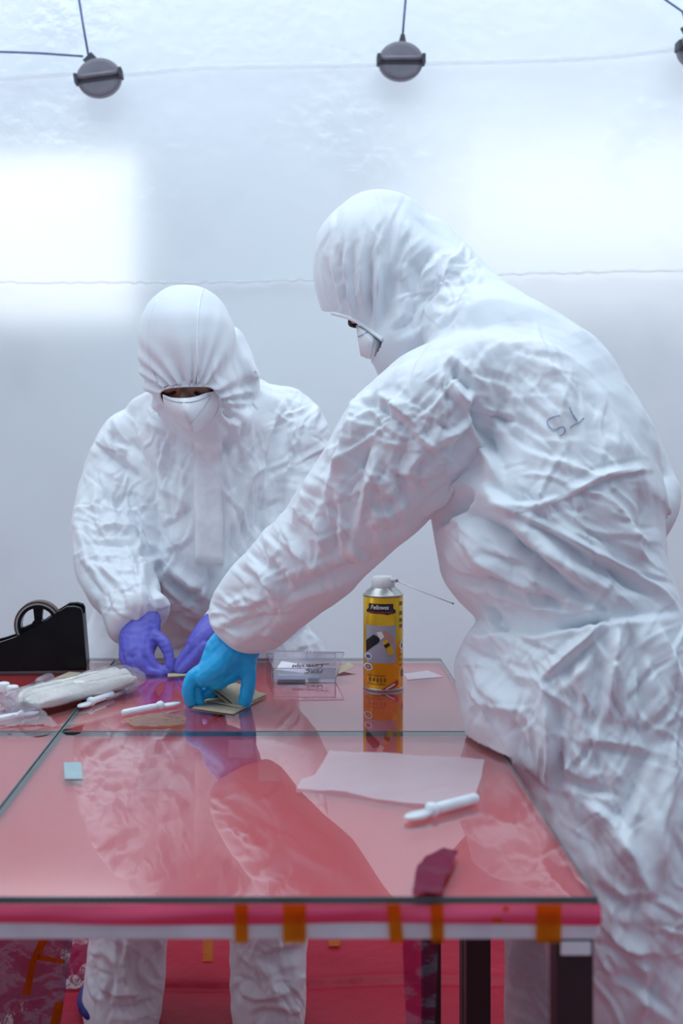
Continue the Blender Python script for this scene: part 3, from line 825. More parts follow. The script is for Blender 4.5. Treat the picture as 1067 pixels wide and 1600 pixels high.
h += crease_field(co, no, [(p, w, a * 1.25) for p, w, a in A_creases] + auto_creases([([(120, 700), (225, 690), (245, 870), (250, 965), (170, 960), (112, 870)], 75, 32, 34, 62, 4.2, .0042), ([(120, 790), (240, 790), (250, 950), (150, 950)], 20, 25, 22, 46, 3.6, .0036), ([(235, 690), (300, 690), (300, 930), (255, 930)], 80, 30, 20, 60, 4.2, .0040), ([(345, 680), (425, 680), (415, 860), (350, 870)], 100, 26, 22, 70, 4.2, .0042), ([(430, 640), (505, 640), (500, 800), (425, 800)], 110, 26, 16, 62, 4.2, .0042), ([(180, 640), (260, 620), (260, 690), (170, 690)], 60, 30, 10, 42, 4, .0034), ([(400, 590), (480, 610), (490, 660), (400, 660)], 40, 30, 8, 45, 4, .0030), ([(440, 940), (515, 950), (515, 1020), (430, 1020)], 30, 40, 12, 42, 4, .0038), ([(245, 930), (330, 930), (330, 1030), (250, 1030)], 15, 30, 10, 40, 4, .0036), ([(140, 1460), (255, 1460), (255, 1590), (140, 1590)], 75, 35, 22, 50, 4.5, .0045), ([(360, 1460), (485, 1460), (485, 1600), (360, 1600)], 75, 35, 22, 50, 4.5, .0045), ([(345, 560), (400, 570), (395, 660), (345, 660)], 80, 25, 9, 46, 4, .0035)], 5))
# gathers running up from the elastic of the hood
ang = np.arctan2(py - 628, px - 297); rr = np.hypot((px - 297) / 1.0, (py - 628) / .62)
dist = np.clip(rr - 46, 0, None)
gat = np.sin(ang * 21 + 2.2 * np.sin(ang * 5) + .012 * dist) * np.exp(-dist / 55) * np.clip(dist / 8 + .4, 0, 1)
h += .0085 * gat * hood * (py < 660)
co += no * h[:, None]
set_co(me, co)
bvA = bvh_of(me)
rimA = smooth_pts(surf_path(bvA, OPEN_A + [OPEN_A[0]], 5, .0005), 3)
seams = [[(246, 468), (236, 490), (230, 520), (231, 550), (236, 575), (246, 598)], [(318, 448), (312, 470), (309, 500), (308, 540), (309, 570), (309, 598)]]
seam_paths = [smooth_pts(surf_path(bvA, s, 6, .0004), 2) for s in seams]
flap = [[(303 + (i * 44 / 6) + (j - 0) * .0 + (2 if j > 8 else 0), 678 + j * 14.5) for i in range(7)] for j in range(15)]
patch('zip_flap', flap, .006, bvA, M['seam'], pa)
cut_poly(me, OPEN_A, 2.24)
suitA = link_mesh('coverall', me, M['suit'], pa)
V, Fc = tube_geo(rimA, .0022, 8); mk('hood_elastic', V, Fc, M['seam'], suitA)
for s in seam_paths:
    V, Fc = tube_geo(s, .0016, 6); mk('hood_seam', V, Fc, M['seam'], suitA)
make_head(pa, P(298, 583, 2.238), (-.06, -.86, -.50), (0, -.3, 1), .97)
# folded mask
def mask_A():
    d0 = 2.105
    top = [(254, 616), (268, 621), (286, 622), (304, 620), (322, 614), (341, 610)]
    rows = []
    n = 13
    for j in range(n):
        v = j / (n - 1); row = []
        tp = catmull(top, 3)
        for i, p in enumerate(tp):
            u = i / (len(tp) - 1)
            bx = 303 + (u - .5) * 44; by = 676 - abs(u - .52) ** 1.3 * 34
            bulge = math.sin(min(1, v * 1.0) * math.pi) * 10
            x = p[0] * (1 - v) + bx * v + (u - .5) * bulge * 1.6
            y = p[1] * (1 - v) + by * v
            ridge = max(0, 1 - abs(u - .42) * 2.1)
            dep = d0 + .028 - .048 * ridge ** .9 * (0.35 + .65 * math.sin(math.pi * (.12 + v * .80))) + .022 * abs(u - .42) * 2 + .012 * v
            row.append(P(x, y, dep))
        rows.append(row)
    nx = len(rows[0]); V = [v for r in rows for v in r]
    Fc = [(j * nx + i, (j + 1) * nx + i, (j + 1) * nx + i + 1, j * nx + i + 1) for j in range(n - 1) for i in range(nx - 1)]
    V2 = [v + Vector((0, .003, 0)) for v in V]; N = len(V)
    Fc += [tuple(N + i for i in reversed(f)) for f in Fc]
    o = mk('face_mask', V + V2, Fc, M['mask'], pa)
    b = BVHTree.FromPolygons([Vector(v) for v in V], [f for f in Fc if max(f) < N])
    for pts in ([(256, 621), (272, 627), (290, 629), (308, 626), (328, 618)], [(328, 622), (312, 644), (297, 661)]):
        pth = surf_path(b, pts, 4, .0006)
        if len(pth) > 2:
            Vv, Ff = tube_geo(pth, .0009, 6); mk('weld_line', Vv, Ff, M['mask_line'], o)
mask_A()
# violet gloves
gr = [loft_geo([(222, 968, 2.15, 30, .028), (220, 985, 2.135, 31, .028), (216, 1003, 2.12, 31, .026), (214, 1022, 2.105, 27, .024)], 4, 16),
      finger([(234, 990, 2.125), (253, 1001, 2.11), (262, 1020, 2.10), (267, 1043, 2.092)], (.0125, .0085)),
      finger([(228, 1008, 2.105), (231, 1026, 2.095), (242, 1042, 2.09), (262, 1050, 2.092)], (.0115, .0085)),
      finger([(216, 1012, 2.10), (218, 1034, 2.085), (230, 1047, 2.085), (250, 1053, 2.085)], (.0115, .0085)),
      finger([(204, 1012, 2.105), (204, 1032, 2.09), (214, 1045, 2.085), (232, 1051, 2.083)], (.011, .008)),
      finger([(195, 1008, 2.115), (194, 1026, 2.10), (202, 1040, 2.095), (216, 1046, 2.09)], (.010, .0075))]
o = glove('glove', gr, M['violet'], pa, 3); o['label'] = 'violet glove pinching with thumb and index finger'
gl = [loft_geo([(340, 978, 2.135, 26, .026), (325, 993, 2.12, 25, .026), (312, 1008, 2.11, 22, .024)], 4, 16),
      finger([(312, 1000, 2.105), (296, 1016, 2.10), (284, 1032, 2.095), (276, 1046, 2.093)], (.012, .008)),
      finger([(318, 1010, 2.095), (306, 1026, 2.09), (294, 1038, 2.088), (283, 1049, 2.088)], (.0115, .008)),
      finger([(328, 1012, 2.10), (318, 1030, 2.095), (308, 1042, 2.092), (298, 1050, 2.092)], (.0115, .008)),
      finger([(338, 1010, 2.11), (330, 1030, 2.10), (322, 1044, 2.10), (314, 1050, 2.10)], (.010, .0075)),
      finger([(310, 1012, 2.115), (300, 1030, 2.11), (290, 1042, 2.107), (280, 1049, 2.105)], (.010, .0075))]
o = glove('glove', gl, M['violet'], pa, 4); o['label'] = 'violet glove half hidden behind the blue glove'
for x, d in ((172, 2.45), (425, 2.41)):
    c = P(x, 0, d); 
    g2 = [ell((c.x, d - .0, .030), .066, .10, .032), ell((c.x, d + .05, .05), .048, .06, .05)]
    m2 = union_mesh(g2, .006, 3); cc = get_co(m2); nn = get_no(m2)
    cc += nn * crumple(cc, ((18, .003, 3), (40, .0015, 3)), 4)[:, None]; cc[:, 2] = np.maximum(cc[:, 2], .002); set_co(m2, cc)
    link_mesh('shoe_cover', m2, M['shoe'], pa)

# ---- bending person at the right (blue gloves)
pb = thing('person', (.42, 1.66, 0), 'person in white hooded coverall bending over the table from the right, one blue glove out', 'person', 'people in coveralls')
B_lofts = [
    [(720, 512, 1.88, 70, .10), (770, 570, 1.82, 114, .15), (822, 645, 1.77, 148, .175), (858, 740, 1.73, 160, .185), (858, 828, 1.70, 182, .188), (888, 904, 1.68, 160, .178), (905, 952, 1.67, 150, .170), (908, 1010, 1.66, 186, .182), (914, 1080, 1.65, 198, .19), (938, 1140, 1.64, 190, .185), (962, 1200, 1.63, 175, .17)],
    [(960, 1180, 1.57, 150, .12), (975, 1350, 1.53, 140, .115), (986, 1500, 1.52, 126, .105), (990, 1700, 1.52, 115, .10), (985, 1900, 1.52, 106, .098), (980, 2040, 1.52, 104, .095), (980, 2090, 1.52, 90, .085)],
    [(905, 1160, 1.76, 112, .12), (900, 1350, 1.79, 104, .108), (890, 1500, 1.80, 100, .10), (888, 1700, 1.82, 94, .092), (888, 1830, 1.82, 92, .09), (888, 1850, 1.82, 84, .08)],
    [(745, 600, 1.72, 92, .11), (690, 636, 1.69, 104, .11), (640, 690, 1.685, 104, .10), (595, 745, 1.70, 100, .095), (545, 808, 1.73, 88, .088), (485, 872, 1.77, 80, .080), (430, 928, 1.815, 74, .070), (392, 966, 1.845, 68, .062), (378, 984, 1.855, 57, .054)],
    [(850, 600, 1.93, 90, .10), (930, 660, 1.95, 72, .085), (990, 725, 1.95, 56, .065), (1022, 768, 1.94, 40, .055), (990, 810, 1.90, 48, .055), (930, 880, 1.86, 46, .05), (890, 960, 1.86, 44, .045)],
    [(606, 318, 1.955, 14, .03), (604, 326, 1.955, 44, .06), (601, 342, 1.95, 76, .09), (597, 372, 1.945, 100, .112), (593, 408, 1.94, 107, .122), (597, 445, 1.935, 105, .122), (614, 478, 1.93, 98, .116), (642, 512, 1.91, 82, .105), (670, 545, 1.88, 84, .10)],
    [(655, 392, 1.94, 56, .09), (698, 442, 1.91, 62, .10), (738, 494, 1.88, 72, .115), (780, 550, 1.84, 92, .13)],
    [(622, 395, 1.935, 60, .112), (655, 436, 1.92, 68, .114), (690, 480, 1.90, 74, .112)],
]
B_creases = [
    ([(710, 792), (763, 822), (820, 868), (874, 910), (957, 956)], 9, -.020), ([(797, 805), (858, 833), (927, 875), (996, 914), (1034, 944)], 7, -.014),
    ([(706, 898), (774, 914), (851, 938), (885, 952)], 8, -.014), ([(721, 814), (755, 868), (820, 914), (880, 940)], 10, .014), ([(745, 790), (810, 830), (880, 890), (940, 935)], 9, .013), ([(760, 780), (830, 812), (900, 850), (980, 895)], 7, .007),
    ([(690, 850), (720, 890), (760, 905)], 7, .010), ([(866, 973), (915, 966), (957, 963)], 5, -.010), ([(839, 1066), (895, 1020), (942, 975)], 5, .008), ([(850, 1070), (905, 1025), (950, 982)], 6, -.006),
    ([(770, 970), (820, 985), (880, 975), (960, 962), (1067, 955)], 7, -.010), ([(730, 985), (760, 1000), (800, 985)], 7, .008), ([(755, 945), (775, 970), (785, 990)], 5, -.010),
    ([(699, 563), (725, 590), (755, 615)], 7, -.012), ([(755, 615), (742, 635), (752, 670), (783, 727)], 6, -.013), ([(739, 648), (770, 652), (806, 659)], 5, -.008), ([(700, 580), (720, 620), (735, 640)], 8, .008), ([(690, 720), (720, 690), (745, 660)], 7, -.008), ([(670, 700), (700, 680), (735, 660)], 6, .007), ([(745, 690), (770, 720), (780, 760)], 7, .008), ([(680, 660), (705, 670), (735, 645)], 5, -.006),
    ([(739, 766), (710, 795), (677, 827)], 7, -.014), ([(735, 740), (700, 770), (660, 810)], 7, .008), ([(750, 755), (790, 785), (850, 800)], 7, .009),
    ([(879, 777), (915, 760), (951, 743), (1030, 732)], 4, .006), ([(770, 790), (830, 790), (879, 777)], 5, .005),
    ([(563, 594), (559, 642), (541, 702), (485, 823)], 7, .010), ([(576, 668), (563, 720), (559, 767), (541, 853)], 7, -.009), ([(593, 616), (620, 640), (658, 668)], 6, .007), ([(540, 650), (520, 700), (490, 760)], 7, -.006), ([(610, 600), (600, 650), (578, 680)], 6, -.007),
    ([(520, 771), (522, 830), (524, 879)], 6, -.008), ([(442, 935), (480, 918), (515, 905), (602, 870)], 7, -.010), ([(600, 700), (575, 760), (560, 820)], 7, .007), ([(640, 680), (620, 740), (640, 800)], 7, -.006), ([(570, 800), (610, 800), (650, 770)], 7, .007), ([(450, 850), (480, 880), (500, 900)], 6, .007), ([(410, 870), (440, 900), (450, 930)], 6, -.008), ([(385, 880), (420, 905), (432, 950)], 6, .007), ([(345, 985), (390, 970), (440, 960)], 6, -.007), ([(350, 950), (390, 945), (425, 925)], 6, .006), ([(335, 965), (360, 985), (395, 1000)], 5, .005), ([(470, 800), (500, 830), (505, 870)], 6, .006), ([(545, 840), (560, 870), (580, 880)], 6, .007), ([(500, 720), (470, 780), (450, 830)], 7, .006),
    ([(530, 488), (518, 450), (508, 400)], 5, -.006), ([(545, 494), (535, 440), (530, 380)], 5, -.007), ([(560, 500), (552, 440), (552, 375)], 5, -.006), ([(580, 512), (578, 450), (582, 385)], 6, -.008), ([(596, 525), (598, 470), (606, 410)], 6, -.006), ([(538, 490), (526, 445), (518, 390)], 4, .005), ([(552, 497), (544, 440), (541, 378)], 4, .005), ([(570, 505), (566, 450), (567, 380)], 5, .006), ([(588, 518), (588, 460), (592, 400)], 5, .005),
    ([(650, 470), (655, 420), (690, 385)], 7, -.009), ([(690, 470), (700, 430), (712, 385)], 6, .008), ([(720, 440), (700, 470), (680, 480)], 5, -.006), ([(610, 520), (640, 500), (650, 470)], 6, -.006), ([(630, 500), (640, 450), (632, 410)], 6, .006), ([(735, 400), (745, 430), (760, 450)], 5, -.005),
    ([(960, 968), (955, 1040), (950, 1120)], 8, .009), ([(985, 968), (1000, 1050), (1010, 1130)], 8, -.009), ([(940, 975), (925, 1060), (915, 1140)], 7, -.007), ([(1020, 965), (1045, 1030), (1067, 1080)], 8, .008), ([(900, 1020), (905, 1070), (930, 1120)], 7, .006), ([(760, 1030), (790, 1060), (830, 1080)], 8, -.008), ([(730, 1020), (770, 1090), (800, 1140)], 8, .007), ([(850, 1060), (860, 1160), (862, 1270)], 6, .009), ([(870, 1080), (876, 1160), (870, 1240)], 6, -.007), ([(780, 1100), (810, 1150), (830, 1200)], 6, -.007),
    ([(900, 1150), (960, 1160), (1040, 1180)], 7, .006), ([(890, 1240), (960, 1290), (1000, 1380)], 9, .008), ([(870, 1220), (930, 1235), (960, 1240)], 6, -.007), ([(1030, 1150), (990, 1230), (960, 1330)], 9, -.008), ([(960, 1300), (1000, 1360), (1020, 1460)], 8, .007), ([(930, 1380), (975, 1410), (1030, 1400)], 7, -.006), ([(940, 1440), (980, 1480), (1040, 1490)], 7, .006), ([(1050, 1200), (1030, 1300), (1040, 1400)], 8, .007), ([(950, 1520), (1000, 1540), (1050, 1580)], 7, -.006), ([(1000, 1480), (1010, 1540), (1000, 1600)], 7, .007),
    ([(820, 520), (870, 600), (890, 680)], 12, .006), ([(900, 580), (940, 650), (960, 720)], 10, -.005), ([(800, 560), (820, 640), (810, 720)], 10, -.005), ([(940, 760), (980, 820), (1000, 880)], 8, .007), ([(900, 790), (950, 850), (990, 900)], 8, -.006), ([(1000, 760), (1015, 830), (1030, 900)], 6, -.006),
]
me = union_mesh([loft_geo(s, capf=.25 if i == 3 else .6) for i, s in enumerate(B_lofts)], .0027, 26)
co, no = get_co(me), get_no(me); px, py = to_px(co)
hood = np.clip((530 - py) / 30, 0, 1) * np.clip((680 - px) / 40, 0, 1)
h = crumple(co, ((4, .012, 4), (9, .0042, 5), (20, .0013, 6)), 5.1) * (1 - .8 * hood)
h += crease_field(co, no, [(p, w * 1.1, a * 1.4) for p, w, a in B_creases] + auto_creases([([(560, 590), (700, 560), (735, 740), (600, 800), (500, 720)], 118, 28, 34, 85, 5, .0048), ([(560, 640), (720, 620), (730, 740), (600, 780)], 30, 25, 16, 60, 4.4, .0040), ([(440, 790), (600, 720), (650, 810), (520, 910), (430, 960), (340, 960)], 60, 32, 38, 62, 4.4, .0046), ([(340, 930), (450, 880), (440, 990), (390, 1020), (330, 980)], 20, 35, 18, 46, 4, .0040), ([(700, 540), (860, 520), (980, 700), (1000, 740), (860, 780), (760, 760)], 60, 30, 34, 95, 6, .0036), ([(760, 780), (1000, 740), (1040, 930), (940, 950)], 42, 18, 26, 95, 5, .0042), ([(690, 830), (760, 800), (900, 940), (760, 950)], 38, 16, 18, 85, 5, .0050), ([(730, 980), (900, 980), (860, 1150), (730, 1120)], 70, 32, 26, 70, 5, .0046), ([(900, 970), (1067, 960), (1067, 1180), (880, 1180)], 96, 20, 28, 100, 5.5, .0048), ([(800, 1150), (1067, 1150), (1067, 1400), (930, 1400)], 72, 28, 28, 100, 6, .0040), ([(930, 1400), (1067, 1400), (1067, 1600), (940, 1600)], 72, 30, 20, 95, 6, .0040), ([(780, 1470), (880, 1470), (880, 1600), (780, 1600)], 80, 30, 12, 60, 5, .0045), ([(500, 340), (640, 330), (640, 480), (520, 470)], 98, 10, 18, 80, 4.5, .0030), ([(640, 380), (760, 400), (740, 500), (640, 520)], 120, 35, 18, 60, 4.6, .0045)], 9))
co += no * h[:, None]
# keep the cloth off the table plate
lim = (co[:, 2] < TOP + .004) & (co[:, 2] > .70) & (co[:, 1] < YB) & (co[:, 1] > YF - .02)
co[:, 0] = np.where(lim, np.maximum(co[:, 0], XR + .006), co[:, 0])
set_co(me, co)
bvB = bvh_of(me)
rimB = surf_path(bvB, [(519, 489), (532, 492), (548, 497), (563, 505), (580, 517), (598, 531)], 5, .001)
cut_poly(me, [(500, 486), (519, 489), (532, 492), (548, 497), (563, 505), (580, 517), (598, 531), (590, 548), (578, 566), (500, 580)], 9, 1.775)
suitB = link_mesh('coverall', me, M['suit'], pb)
for pts in ([(875, 650), (864, 652.5), (856, 658), (855, 663), (860, 670), (867, 673), (874, 669), (880, 667.5), (883, 672), (881, 678), (873, 682)], [(889, 637), (894, 648), (901, 660)], [(890, 669), (897, 664), (904, 661), (912, 654)]):
    V, Fc = ribbon_on(bvB, pts, .75, .0018)
    mk('ink_mark', V, Fc, M['ink'], suitB)
V, Fc = ribbon_on(bvB, [(800, 800), (840, 792), (879, 777), (915, 760), (951, 743), (1000, 732)], 2.0, .0016); mk('back_seam', V, Fc, M['seam'], suitB)
rim = rimB
if len(rim) > 3:
    V, Fc = tube_geo(smooth_pts(rim, 2), .003, 8); mk('hood_elastic', V, Fc, M['seam'], suitB)
make_head(pb, P(606, 434, 1.925), (-.36, .10, -.92), (-.92, .1, .36))
def mask_B():
    # side of a folded mask: outline in the frame, bulging out of the face plane
    out = [(556, 508), (559, 531), (563, 556), (572, 560), (586, 563), (604, 550), (612, 534), (584, 515), (568, 510)]
    c = (579, 533); d0 = 1.832
    V = []; Fc = []; n = len(out); rings = 5
    for k in range(rings):
        s = 1 - k / rings
        for x, y in out:
            V.append(P(c[0] + (x - c[0]) * s, c[1] + (y - c[1]) * s, d0 + .030 * s * s))
    V.append(P(c[0], c[1], d0 - .002)); 
    for k in range(rings - 1):
        for i in range(n):
            i2 = (i + 1) % n
            Fc.append((k * n + i, (k + 1) * n + i, (k + 1) * n + i2, k * n + i2))
    for i in range(n): Fc.append(((rings - 1) * n + i, len(V) - 1, (rings - 1) * n + (i + 1) % n))
    # far side mirrored in depth
    N = len(V); V2 = [P(CX + (v.x / v.y) * F, CY - (v.z - ZC) / v.y * F, 2 * (d0 + .030) - v.y) for v in V]
    Fc += [tuple(N + i for i in reversed(f)) for f in Fc]
    o = mk('face_mask', V + V2, Fc, M['mask'], pb)
    b = BVHTree.FromPolygons([Vector(v) for v in V], [f for f in Fc if max(f) < N])
    p = surf_path(b, [(558, 527), (566, 523), (574, 519)], 4, .0006)
    if len(p) > 2: Vv, Ff = tube_geo(p, .0008, 6); mk('weld_line', Vv, Ff, M['mask_line'], o)
    for k in range(9):
        t = k / 8; h, n2 = cast(b, 584 - 4.5 * t, 530 + 27 * t)
        if h is not None:
            mk('weld_dot', *ell(h, .0011, .0011, .0016, None, 8, 6), M['mask_line'], o)
mask_B()
gb = [loft_geo([(378, 985, 1.86, 36, .032), (368, 1010, 1.855, 40, .032), (352, 1032, 1.85, 40, .030), (336, 1050, 1.845, 30, .027)], 4, 16),
      loft_geo([(362, 1020, 1.845, 26, .03), (340, 1042, 1.84, 24, .028), (318, 1056, 1.84, 19, .022)], 4, 16),
      loft_geo([(375, 1015, 1.85, 28, .028), (388, 1036, 1.845, 14, .018)], 4, 16),
      finger([(384, 1030, 1.845), (388, 1050, 1.838), (387, 1075, 1.836), (382, 1098, 1.838)], (.0135, .0105)),
      finger([(318, 1046, 1.838), (299, 1060, 1.832), (294, 1080, 1.832), (297, 1098, 1.836)], (.0115, .0085)),
      finger([(325, 1052, 1.85), (308, 1068, 1.845), (308, 1084, 1.845), (311, 1098, 1.845)], (.0105, .0078)),
      finger([(338, 1058, 1.86), (332, 1074, 1.862), (322, 1082, 1.86), (312, 1086, 1.855)], (.011, .0085)),
      finger([(345, 1060, 1.875), (338, 1078, 1.885), (326, 1086, 1.885), (316, 1086, 1.88)], (.010, .0080))]
o = glove('glove', gb, M['blue'], pb, 6); o['label'] = 'bright blue glove on the reaching hand'
gf = [loft_geo([(890, 955, 1.86, 34, .03), (880, 990, 1.86, 36, .022), (868, 1020, 1.86, 32, .02)], 4, 16)] + \
     [finger([(868 + 12 * k - 20, 1022, 1.86 + .012 * k), (862 + 12 * k - 20, 1050, 1.86 + .012 * k), (862 + 12 * k - 20, 1072, 1.85 + .012 * k)], (.010, .008)) for k in range(4)] + \
     [finger([(900, 985, 1.85), (915, 1005, 1.845), (915, 1030, 1.84)], (.012, .009))]
link_mesh('glove', union_mesh(gf, .0024, 2), M['blue'], pb)
for d in (1.49, 1.80):
    g2 = [ell((.37, d, .032), .13, .056, .036), ell((.43, d, .05), .06, .048, .05)]
    m2 = union_mesh(g2, .006, 3); cc = get_co(m2); nn = get_no(m2)
    cc += nn * crumple(cc, ((18, .003, 3), (40, .0015, 3)), 4)[:, None]; cc[:, 2] = np.maximum(cc[:, 2], .002); set_co(m2, cc)
    link_mesh('shoe_cover', m2, M['shoe'], pb)

# ------------------------------------------------------------------ spray can
def lathe(name, prof, c, mat, parent, seg=48):
    V = []; Fc = []
    for r, z in prof:
        for k in range(seg):
            a = 2 * math.pi * k / seg; V.append((c[0] + r * math.cos(a), c[1] + r * math.sin(a), c[2] + z))
    for j in range(len(prof) - 1):
        for k in range(seg):
            k2 = (k + 1) % seg; Fc.append((j * seg + k, j * seg + k2, (j + 1) * seg + k2, (j + 1) * seg + k))
    Fc.append(tuple(reversed(range(seg)))); Fc.append(tuple((len(prof) - 1) * seg + k for k in range(seg)))
    return mk(name, V, Fc, mat, parent)
def spray_can():
    dc = 1.972; k = dc / F; c = Vector((P(598.5, 0, dc).x, dc, TOP + .0004)); R = .0322
    t = thing('spray_can', c, 'gold spray can with white nozzle cap and long thin straw on the rear table', 'spray can')
    H = .150
    body = lathe('can_body', [(R - .002, .0025), (R, .004), (R, H - .001), (R - .0006, H)], c, M['gold'], t, 64)
    lathe('base_rim', [(R - .003, 0), (R + .0004, .0006), (R + .0007, .0022), (R - .0002, .004), (R - .003, .004)], c, M['tin'], t, 64)
    lathe('shoulder', [(R - .003, H - .0005), (R + .0006, H), (R + .0006, H + .0022), (R - .0012, H + .003), (R - .006, H + .0085), (R - .0115, H + .0125), (R - .0125, H + .014)], c, M['tin'], t, 64)
    cap = lathe('nozzle_cap', [(.0185, H + .0125), (.0192, H + .0135), (.0192, H + .0245), (.0175, H + .0268), (.0165, H + .030), (.014, H + .031), (.004, H + .031)], c, M['cap'], t, 40)
    nz = c + Vector((.012, -.012, H + .0265))
    tube('nozzle', [nz, nz + Vector((.0085, -.004, -.0008))], [.0035, .003], M['cap'], t)
    ring = nz + Vector((.0085, -.004, -.0008))
    tube('nozzle_ring', [ring, ring + Vector((.0018, -.0008, -.0003))], .0026, M['grey_plastic'], t)
    end = P(708, 943, ring.y - .02)
    st = tube('straw', [ring, ring.lerp(end, .5) + Vector((0, 0, -.0007)), end], .0011, M['white_plastic'], t)
    tube('straw_tip', [end - (end - ring).normalized() * .002, end + (end - ring).normalized() * .0012], .0015, M['grey_plastic'], st)
    # printed label, wrapped on the tin
    def wrap(x, y, lift):
        u = max(-.995, min(.995, (x - 598.5) * k / R)); a = math.asin(u)
        z = ZC + (CY - y) * (dc - R * .6) / F
        rr = R + lift
        return Vector((c.x + rr * math.sin(a), c.y - rr * math.cos(a), z))
    def print_poly(name, outline, mat, lift, parent=body, nx=10):
        # clip-free: rows of the polygon between its left and right outline
        ys = [p[1] for p in outline]; y0, y1 = min(ys), max(ys); rows = []
        m = 10
        for j in range(m + 1):
            y = y0 + (y1 - y0) * (j / m) * .998 + .001 * (y1 - y0); xs = []
            for i in range(len(outline)):
                (xa, ya), (xb, yb) = outline[i], outline[(i + 1) % len(outline)]
                if (ya <= y) != (yb <= y): xs.append(xa + (xb - xa) * (y - ya) / (yb - ya))
            if len(xs) >= 2: rows.append([wrap(min(xs) + (max(xs) - min(xs)) * i / nx, y, lift) for i in range(nx + 1)])
        V = [v for r in rows for v in r]; n = nx + 1
        Fc = [(j * n + i, (j + 1) * n + i, (j + 1) * n + i + 1, j * n + i + 1) for j in range(len(rows) - 1) for i in range(nx)]
        return mk(name, V, Fc, mat, parent)
    def circle(cx, cy, r, n=20): return [(cx + r * math.cos(2 * math.pi * i / n), cy + r * math.sin(2 * math.pi * i / n)) for i in range(n)]
    e = .00025
    logo = print_poly('logo_panel', [(575, 942), (612, 942), (612, 950.5), (616, 951), (616, 957), (603, 959.3), (585, 959), (572, 957), (572, 951), (575, 950.5)], M['print_black'], e)
    picture = print_poly('label_picture', [(571.5, 976), (616, 976), (616, 1034.5), (571.5, 1034.5)], M['print_grey'], e)
    print_poly('pictured_hand', [(590, 984), (599, 983), (608, 990), (615, 999), (615, 1005), (606, 1002), (598, 996), (590, 991)], M['print_skin'], 2 * e, picture)
    print_poly('pictured_device', [(571.5, 1000), (582, 990), (592, 995), (590, 1002), (580, 1010), (571.5, 1019)], M['print_black'], 2 * e, picture)
    print_poly('pictured_nozzle', [(586, 986), (594, 985), (598, 993), (592, 998)], M['print_white'], 3 * e, picture)
    print_poly('pictured_can', [(594, 1001), (602, 997), (614, 1017), (606, 1023)], M['gold'], 3 * e, picture)
    print_poly('pictured_can_band', [(597, 1006), (604.5, 1002), (607, 1006.5), (600, 1011)], M['print_black'], 4 * e, picture)
    for cy in (1025, 1041):
        b = print_poly('badge', circle(574.6, cy, 5.2 if cy < 1030 else 6.0), M['print_white'], 3 * e)
        b2 = print_poly('badge_core', circle(574.6, cy, 3.4 if cy < 1030 else 4.2), M['print_blue'], 4 * e, b)
        if cy > 1030: print_poly('badge_dot', circle(574.6, cy, 2.2), M['gold'], 5 * e, b)
    print_poly('red_banner', [(586, 1079), (620, 1061), (620.5, 1069), (602, 1079)], M['print_red'], e)
    dia = print_poly('hazard_diamond', [(625.3, 1001), (628.3, 1009), (625.3, 1017), (621.8, 1009)], M['print_white'], e)
    print_poly('hazard_mark', [(624.5, 1006), (627, 1006), (627, 1012), (624.5, 1012)], M['print_black'], 2 * e, dia)
    for i, y in enumerate((940, 955, 966, 975)): print_poly('side_print', [(622, y), (627, y), (627, y + 6), (622, y + 6)], M['print_brown'], e)
    for y in (1022, 1030, 1038): print_poly('side_print', [(622, y), (627, y), (627, y + 1.6), (622, y + 1.6)], M['print_brown'], e)
    print_poly('side_panel', [(625, 1048), (629, 1048), (629, 1058), (625, 1058)], M['print_black'], e)
    def text(s, x, y, h, mat, name, parent, lift, shear=0.0, rot=0.0, stretch=1.0, bold=0.0):
        cu = bpy.data.curves.new('t', 'FONT'); cu.body = s; cu.size = 1; cu.shear = shear; cu.offset = bold
        ob = bpy.data.objects.new('t', cu); COL.objects.link(ob)
        dg = bpy.context.evaluated_depsgraph_get(); dg.update()
        m = bpy.data.meshes.new_from_object(ob.evaluated_get(dg)); bpy.data.objects.remove(ob)
        bm = bmesh.new(); bm.from_mesh(m); bmesh.ops.triangulate(bm, faces=bm.faces)
        for v in bm.verts:
            X, Y = v.co.x * h * stretch, -v.co.y * h
            v.co = wrap(x + X * math.cos(rot) - Y * math.sin(rot), y + X * math.sin(rot) + Y * math.cos(rot), lift)
        bm.to_mesh(m); bm.free()
        link_mesh(name, m, mat, parent)
    text('Fellowes', 577.5, 950.6, 9.6, M['print_white'], 'lettering', logo, 3 * e, .25, -.0, .80, .012)
    # lettering too small to read in the picture: rows of tiny printed dashes
    def tiny(x, y, w, h, mat, parent, lift, n, rot=0.0, seed=0):
        rn = random.Random(seed); V = []; Fc = []; q = 0.0
        for i in range(n):
            ww = w / n * rn.uniform(.45, .8); x0 = w * i / n
            pts = [(x0, 0), (x0 + ww, 0), (x0 + ww, -h), (x0, -h)]
            b0 = len(V)
            V += [wrap(x + a * math.cos(rot) - c2 * math.sin(rot), y + a * math.sin(rot) + c2 * math.cos(rot), lift) for a, c2 in pts]
            Fc.append((b0, b0 + 1, b0 + 2, b0 + 3))
        o = mk('fine_print', V, Fc, mat, parent, False); o['kind'] = 'stuff'
    tiny(574.5, 956.6, 38, 2.2, M['print_red'], logo, 3 * e, 14, 0, 1)
    tiny(573, 1055.2, 27, 1.7, M['print_brown'], body, 2 * e, 11, 0, 2)
    tiny(573.5, 1068.4, 26, 1.8, M['print_brown'], body, 2 * e, 9, 0, 4)
    for i in range(5): print_poly('print_square', [(575 + i * 5.6, 1058), (578.2 + i * 5.6, 1058), (578.2 + i * 5.6, 1063.4), (575 + i * 5.6, 1063.4)], M['print_brown'], 2 * e, body, 2)
    tiny(601, 1075.6, 17, 2.8, M['print_white'], body, 3 * e, 7, -.49, 5)
spray_can()

